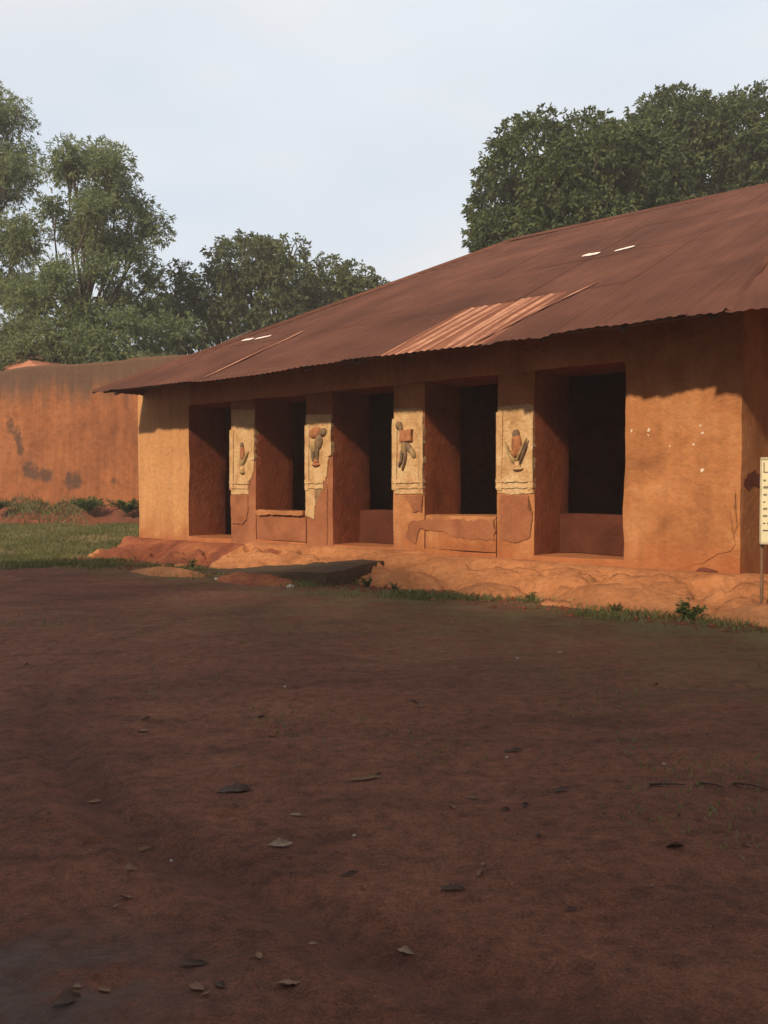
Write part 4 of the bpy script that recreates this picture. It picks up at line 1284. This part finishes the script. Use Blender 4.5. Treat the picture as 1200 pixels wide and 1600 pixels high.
X, Y = scatter(300000, -12, 1.2, -5.0, 5.0, lambda u, v: np.clip(0.08 + 1.0 * sstep(-0.2, 0.22, fbm(u, v, 0, 0.9, 4, 81)), 0, 1) * (0.25 * sstep(-5.0, -3.6, v) + 0.75 * sstep(-3.4, -2.0, v)) * (1 - sstep(-0.5, 0.4, u) * sstep(-1.2, -0.6, v)), 82)
grass_patch('grass', X, Y, 0.075, 0.008, 'short trodden grass spreading left of the building', 83)
X, Y = scatter(90000, 1.5, 16, -3.2, -0.8, lambda u, v: np.clip(sstep(-0.05, 0.32, fbm(u, v * 1.4, 0, 1.2, 4, 84)), 0, 1) * np.exp(-((v + 1.45 + 0.25 * np.sin(u * .9)) / 0.45) ** 2), 85)
grass_patch('grass', X, Y, 0.075, 0.006, 'strip of thin grass along the foot of the earth banks', 86)
X, Y = scatter(26000, 1, 16, -6.5, -2.2, lambda u, v: np.clip(sstep(0.22, 0.42, fbm(u, v, 0, 0.8, 4, 87)), 0, 1) * 0.8, 88)
grass_patch('grass', X, Y, 0.035, 0.005, 'sparse low grass patches on the bare court', 89)

def bank_grass():
    r = np.random.default_rng(91)
    P = np.stack([SSb.ravel(), VVb.ravel(), ZZb.ravel()], 1)
    w = sstep(-0.05, 0.25, fbm(P[:, 0], P[:, 1], 0, 0.9, 3, 92)) * (0.35 + 0.65 * (TTb.ravel() < 0.55)); w = w / w.sum()
    P = P[r.choice(len(P), 9000, p=w)] + r.normal(size=(9000, 3)) * np.array((0.06, 0.03, 0.005))
    c, s = WD
    X = WA[0] + P[:, 0] * c - P[:, 1] * s; Y = WA[1] + P[:, 0] * s + P[:, 1] * c
    n_ = len(X); H = 0.13 * r.uniform(0.4, 1.4, n_); a = r.uniform(0, 6.28, n_); la = r.uniform(0, 6.28, n_); Z = P[:, 2] - 0.02
    dx, dy = np.cos(a) * 0.012, np.sin(a) * 0.012; lx, ly = np.cos(la) * H * .6, np.sin(la) * H * .6
    V = np.stack([np.stack([X - dx, Y - dy, Z], 1), np.stack([X + dx, Y + dy, Z], 1), np.stack([X + dx + lx * .5, Y + dy + ly * .5, Z + H * .6], 1), np.stack([X + lx, Y + ly, Z + H], 1)], 1).reshape(-1, 3)
    tag(quads_np('grass', V, np.arange(n_ * 4).reshape(-1, 4), M['grass'], attr=r.random(n_)), 'ragged grass growing on the bank before the boundary wall', 'grass', kind='stuff')
bank_grass()

def weed(u, v, h, nst, label, seed, zoff=None, spread=1.0):
    r = np.random.default_rng(seed)
    x, y = to_world(u, v)
    z = gz(x, y) if zoff is None else zoff
    root = empty('weed_plant', (x, y, z)); tag(root, label, 'weed', 'weeds along the banks')
    P, D = [], []; V, Fc = [], []
    for s in range(nst):
        a = r.uniform(0, 2 * math.pi); t = Vector((math.cos(a) * h * spread * r.uniform(.2, .9), math.sin(a) * h * r.uniform(.2, .9), h * r.uniform(.5, 1.1)))
        limb(V, Fc, [Vector((0, 0, -0.05)), t * 0.5 + Vector((0, 0, h * .1)), t], [0.006, 0.005, 0.002], 4)
        for q in range(18):
            k = r.uniform(0.2, 1); p = t * k; P.append(p[:]); d = r.normal(size=3); d[2] = abs(d[2]) * .5; D.append(d)
    mesh_np('stem', V, Fc, M['weed'], root)
    Vv, Q = leaf_quads(np.array(P), np.array(D), h * 0.26, h * 0.11, 0.2, r)
    quads_np('leaves', Vv, Q, M['weed'], root, attr=r.random(len(Q)))
weed(3.0, -0.95, 0.15, 9, 'small green weed by the left end of the ramp', 1)
weed(7.25, -1.35, 0.13, 10, 'bushy weed below the sill of the fourth opening', 2)
weed(7.7, -1.35, 0.10, 8, 'low weed right of the bushy weed under the fourth opening', 3)
weed(10.75, -1.42, 0.11, 8, 'small weed at the foot of the broad right bank', 4)
weed(11.5, -1.35, 0.22, 12, 'tall ragged weed beside the notice board post', 5)
weed(9.6, -1.2, 0.10, 7, 'weed in the gap between the two right banks', 6)
for i, (s, v, h, lab) in enumerate([(2.9, -0.75, 0.36, 'leafy green shrub on the bank before the boundary wall'), (4.3, -0.7, 0.34, 'dark shrub on the bank close to the palace corner'), (-0.6, -1.0, 0.3, 'dark weed clump on the bank at the left edge')]):
    x, y = WA + WD * s + np.array((-WD[1], WD[0])) * v
    uu, vv = to_local(x, y)
    weed(uu, vv, h, 44, lab, 20 + i, zoff=0.85, spread=2.2)

# ------------------------------------------------------------------ litter on the dirt
def leaf_obj(x, y, L, W, rot, curl, mat, label, group, name='dry_leaf', seed=0):
    r = np.random.default_rng(seed)
    nx, ny = 9, 5
    T = np.linspace(0, 1, nx); S = np.linspace(-1, 1, ny)
    TT, SS = np.meshgrid(T, S)
    wv = W * np.sin(np.pi * np.clip(TT * 0.96 + 0.02, 0, 1)) ** 0.7 * (1 + 0.18 * np.sin(TT * 23 + seed) + 0.12 * np.sin(TT * 41 + 2 * seed))
    roll = curl * 1.7 * (0.6 + 0.6 * r.random()) * (0.4 + TT)            # the blade rolls up along one margin
    ang = (SS + 0.35) * roll
    rad = wv * 0.5 / np.maximum(roll, 0.2)
    X = (TT - 0.5) * L + 0.06 * L * np.sin(SS * 2 + TT * 3)
    Y = rad * np.sin(ang) + 0.10 * L * np.sin(TT * 2.6 + seed)
    Z = rad * (1 - np.cos(ang)) + 0.10 * L * curl * (TT - 0.4) ** 2 * 2 + 0.025 * W * r.normal(size=TT.shape) + 0.003
    o = quads_np(name, np.stack([X.ravel(), Y.ravel(), Z.ravel()], 1), grid_faces(nx, ny), mat, smooth=True)
    o.location = (x, y, gz(x, y) + 0.002); o.rotation_euler = (r.normal(0, .08), r.normal(0, .08), rot)
    tag(o, label, 'leaf', group)
    return o
def gp(px, py):
    d = F0 * CAM_Z / (py - 765); return (px - 600) / F0 * d, d
def place(px, py, Lpx, wr, rot, curl, mat, label, group=None, seed=0):
    x, y = gp(px, py); leaf_obj(x, y, Lpx / F0 * y * 0.85, Lpx / F0 * y * wr * 0.8, rot, curl, mat, label, group, seed=seed)
place(365, 1251, 66, .55, .15, .35, M['dark_leaf'], 'large dark rotted leaf lying left of centre', seed=1)
place(635, 1496, 34, .6, -.3, .8, M['pale_leaf'], 'curled pale leaf nearest the bottom centre', seed=2)
place(437, 1338, 46, .5, .4, .7, M['pale_leaf'], 'curled brown leaf with raised pale edge, left of centre', seed=3)
place(570, 1238, 60, .3, .1, .5, M['dry_leaf'], 'long thin dry leaf near the middle of the court', seed=4)
place(218, 1321, 46, .3, .2, .5, M['dry_leaf'], 'thin brown leaf on the left of the court', seed=5)
place(146, 1251, 36, .35, .0, .5, M['dry_leaf'], 'small brown leaf near the left edge, level with the dark rotted leaf', seed=6)
place(463, 1291, 34, .3, -.2, .5, M['pale_leaf'], 'thin pale leaf above the curled brown leaf', seed=7)
place(300, 1518, 52, .35, .3, .6, M['dark_leaf'], 'dark curled leaf with a pale tip at bottom left', seed=8)
place(312, 1514, 16, .5, .3, .6, M['pale_leaf'], 'tiny pale leaf resting by the dark curled leaf at bottom left', seed=28)
place(488, 1486, 20, .5, .6, .6, M['pale_leaf'], 'tiny pale leaf near the bottom, left of centre', seed=9)
place(546, 1384, 34, .35, .2, .6, M['dark_leaf'], 'small dark leaf below the middle of the court', seed=10)
place(708, 1415, 48, .5, -.3, .6, M['dark_leaf'], 'crumpled dark leaf right of centre near the bottom', seed=11)
place(880, 1261, 42, .35, .1, .5, M['dark_leaf'], 'dark leaf right of centre, level with the twigs', seed=12)
place(824, 1283, 20, .6, .9, .7, M['dark_leaf'], 'tiny dark red curled leaf right of centre', seed=13)
place(792, 1290, 18, .6, .3, .7, M['dark_leaf'], 'tiny dark leaf beside the dark red curled one', seed=14)
place(896, 1448, 24, .5, .5, .6, M['dark_leaf'], 'small dark leaf low on the right', seed=15)
place(740, 1266, 26, .5, .2, .6, M['dry_leaf'], 'small reddish leaf right of the court middle', seed=16)
place(800, 1198, 46, .25, .1, .5, M['dark_leaf'], 'thin dark leaf fragment in the right half, farther back', seed=17)
place(220, 1158, 30, .4, -.2, .6, M['pale_leaf'], 'pale bent leaf on the left, farther back', seed=18)
place(100, 1610 - 30, 60, .6, .5, .6, M['dark_leaf'], 'dark leaf pressed in the wet mud corner', seed=19)
place(115, 1555, 18, .7, .2, .7, M['pale_leaf'], 'tiny pale leaf on the wet mud corner', seed=20)
# scattered small ones that nothing tells apart
rr = random.Random(5)
for i in range(40):
    px = rr.uniform(-20, 1220); py = 985 + 590 * rr.random() ** 1.3
    x, y = gp(px, py)
    L = rr.uniform(0.025, 0.075)
    leaf_obj(x, y, L, L * rr.uniform(.3, .6), rr.uniform(0, 6.28), rr.uniform(.3, .9), rr.choice([M['dry_leaf'], M['dark_leaf'], M['dry_leaf']]),
             'small dry leaf fragment lying on the red dirt', 'leaf fragments scattered over the court', seed=40 + i)
# twigs at the right
for i, (p0, p1, lab) in enumerate([((1018, 1254), (1075, 1258), 'left of three thin dark twigs on the right of the court'), ((1096, 1256), (1134, 1262), 'middle of three thin dark twigs on the right of the court'), ((1150, 1258), (1206, 1270), 'rightmost thin dark twig, running out of the picture')]):
    a, b = gp(*p0), gp(*p1)
    o = pole('twig', (a[0], a[1], gz(*a) + .008), (b[0], b[1], gz(*b) + .010), 0.007, 0.003, M['dark_leaf'], None, 6, 0.003 * (i + 1))
    tag(o, lab, 'twig', 'twigs on the dirt')
# pale stones and scraps
def stone(x, y, s, mat, label, group, seed, name='pale_stone'):
    r = np.random.default_rng(seed)
    bm = bmesh.new(); bmesh.ops.create_icosphere(bm, subdivisions=2, radius=1.0)
    for v in bm.verts:
        k = 1 + 0.25 * float(vnoise(np.array([v.co.x * 1.7 + seed]), v.co.y * 1.7, v.co.z * 1.7, seed)[0])
        v.co = Vector((v.co.x * s * k, v.co.y * s * 0.75 * k, v.co.z * s * 0.5 * k))
    me = bpy.data.meshes.new(name); bm.to_mesh(me); bm.free(); me.materials.append(mat)
    o = bpy.data.objects.new(name, me); COL.objects.link(o)
    o.location = (x, y, gz(x, y) + s * 0.2); o.rotation_euler = (0, 0, r.uniform(0, 6))
    tag(o, label, 'stone', group)
    return o
for i, (u, v, s_, lab) in enumerate([(5.0, -2.0, .055, 'pale stone in the grass below the ramp'), (6.5, -2.0, .06, 'larger pale stone in the grass right of the ramp'), (7.95, -1.35, .045, 'small pale stone at the foot of the bank under the fourth opening')]):
    x, y = to_world(u, v); stone(x, y, s_, M['stone'], lab, 'pale stones', 10 + i)
for i, (px, py, lab) in enumerate([(444, 1092, 'white pebble on the dirt left of centre, far back'), (809, 1060, 'white pebble on the dirt right of centre, far back'), (793, 1209, 'white pebble near the thin dark leaf fragment'), (1040, 1223, 'white pebble above the twigs on the right'), (553, 1320, 'white pebble near the small dark leaf below the middle'), (264, 1335, 'white pebble beside the thin brown leaf on the left'), (876, 1052, 'white pebble farthest back on the right')]):
    x, y = gp(px, py); stone(x, y, 0.0030 * y / 2 + 0.003, M['stone'], lab, 'white pebbles', 30 + i, 'pebble')
# clods at the left corner of the palace
for i, (u, v, s_, lab) in enumerate([(-0.55, -0.45, .22, 'big orange clod at the left corner of the building'), (-0.15, -0.85, .13, 'smaller orange clod in front of the big one'), (3.0, -1.15, .12, 'orange clod at the foot of the ramp'), (2.6, -1.2, .08, 'small dark clod left of the ramp foot')]):
    x, y = to_world(u, v); o = stone(x, y, s_, M['bank'], lab, 'fallen clods of earth', 50 + i, 'earth_clod'); o['category'] = 'clod'

# crumbs of laterite and grit over the near court (uncountable)
r4 = np.random.default_rng(77)
n_ = 52000
yy = 2.0 + 9.0 * r4.random(n_) ** 1.6; xx = (r4.random(n_) - 0.5) * (yy * 0.95 + 0.6)
cl = fbm(xx, yy, 0, 1.1, 4, 90)
keep = r4.random(n_) < 0.12 + 0.9 * sstep(0.0, 0.35, cl)
xx, yy = xx[keep], yy[keep]; n_ = len(xx)
zz = ground_h(xx, yy)
sz = 0.0030 * np.minimum(np.exp(r4.normal(0, 0.6, n_)), 2.2) * (0.7 + yy * 0.06)
base = np.array([(1, 0, 0), (-.5, .87, 0), (-.5, -.87, 0), (0.1, 0.1, 0.55)])
V = base[None] * sz[:, None, None] * r4.uniform(0.6, 1.3, (n_, 4, 1))
an = r4.uniform(0, 6.28, n_); c_, s_ = np.cos(an)[:, None], np.sin(an)[:, None]
V = np.stack([V[..., 0] * c_ - V[..., 1] * s_, V[..., 0] * s_ + V[..., 1] * c_, V[..., 2]], -1) + np.stack([xx, yy, zz - 0.0005], 1)[:, None, :]
i4 = np.arange(n_)[:, None] * 4
Q = np.concatenate([i4 + np.array([[0, 1, 3]]), i4 + np.array([[1, 2, 3]]), i4 + np.array([[2, 0, 3]])])
M['grit'] = plain('laterite_grit', (0.17, 0.075, 0.05), 0.95, 0.85, 11.0)
g_ = quads_np('gravel', V.reshape(-1, 3), Q, M['grit'])
tag(g_, 'fine reddish grit strewn over the dirt court', 'gravel', kind='stuff')

# ------------------------------------------------------------------ thin haze volume added over the whole place to lift the blacks
hz = bpy.data.materials.new('added_haze'); hz.use_nodes = True
hn, hl = hz.node_tree.nodes, hz.node_tree.links
hn.clear()
ho = hn.new('ShaderNodeOutputMaterial'); hv = hn.new('ShaderNodeVolumePrincipled')
hv.inputs['Color'].default_value = (0.97, 0.92, 0.88, 1)
hv.inputs['Density'].default_value = 0.0017
hv.inputs['Anisotropy'].default_value = 0.0
hl.new(hv.outputs['Volume'], ho.inputs['Volume'])
bm = bmesh.new(); bmesh.ops.create_cube(bm, size=1.0)
for v in bm.verts: v.co = Vector((v.co.x * 2200, v.co.y * 2200, 9.3 + v.co.z * 21.4))
me = bpy.data.meshes.new('haze'); bm.to_mesh(me); bm.free(); me.materials.append(hz)
haze = bpy.data.objects.new('haze', me); COL.objects.link(haze)
tag(haze, 'thin pale haze added to the air to lift the dark tones', kind='stuff')

# crumbled earth along the foot of the banks
n_ = 2600
uu = r4.uniform(-0.8, 14.0, n_); vv = -1.25 + r4.normal(0, 0.28, n_) - 0.1 * np.sin(uu * 1.3)
xx, yy = to_world(uu, vv); zz = ground_h(xx, yy)
sz = 0.014 * np.minimum(np.exp(r4.normal(0, 0.6, n_)), 3.0)
oct_ = np.array([(1, 0, 0), (0, 1, 0), (-1, 0, 0), (0, -1, 0), (0, 0, .7), (0, 0, -.7)])
V = oct_[None] * sz[:, None, None] * r4.uniform(0.6, 1.3, (n_, 6, 1))
an = r4.uniform(0, 6.28, n_); c_, s_ = np.cos(an)[:, None], np.sin(an)[:, None]
V = np.stack([V[..., 0] * c_ - V[..., 1] * s_, V[..., 0] * s_ + V[..., 1] * c_, V[..., 2]], -1) + np.stack([xx, yy, zz + 0.004], 1)[:, None, :]
i6 = np.arange(n_)[:, None] * 6
Q = np.concatenate([i6 + np.array([[a, b, c]]) for a, b, c in ((0, 1, 4), (1, 2, 4), (2, 3, 4), (3, 0, 4), (1, 0, 5), (2, 1, 5), (3, 2, 5), (0, 3, 5))])
tag(quads_np('earth_crumbs', V.reshape(-1, 3), Q, M['bank_red']), 'crumbled red earth strewn along the foot of the banks', 'rubble', kind='stuff')
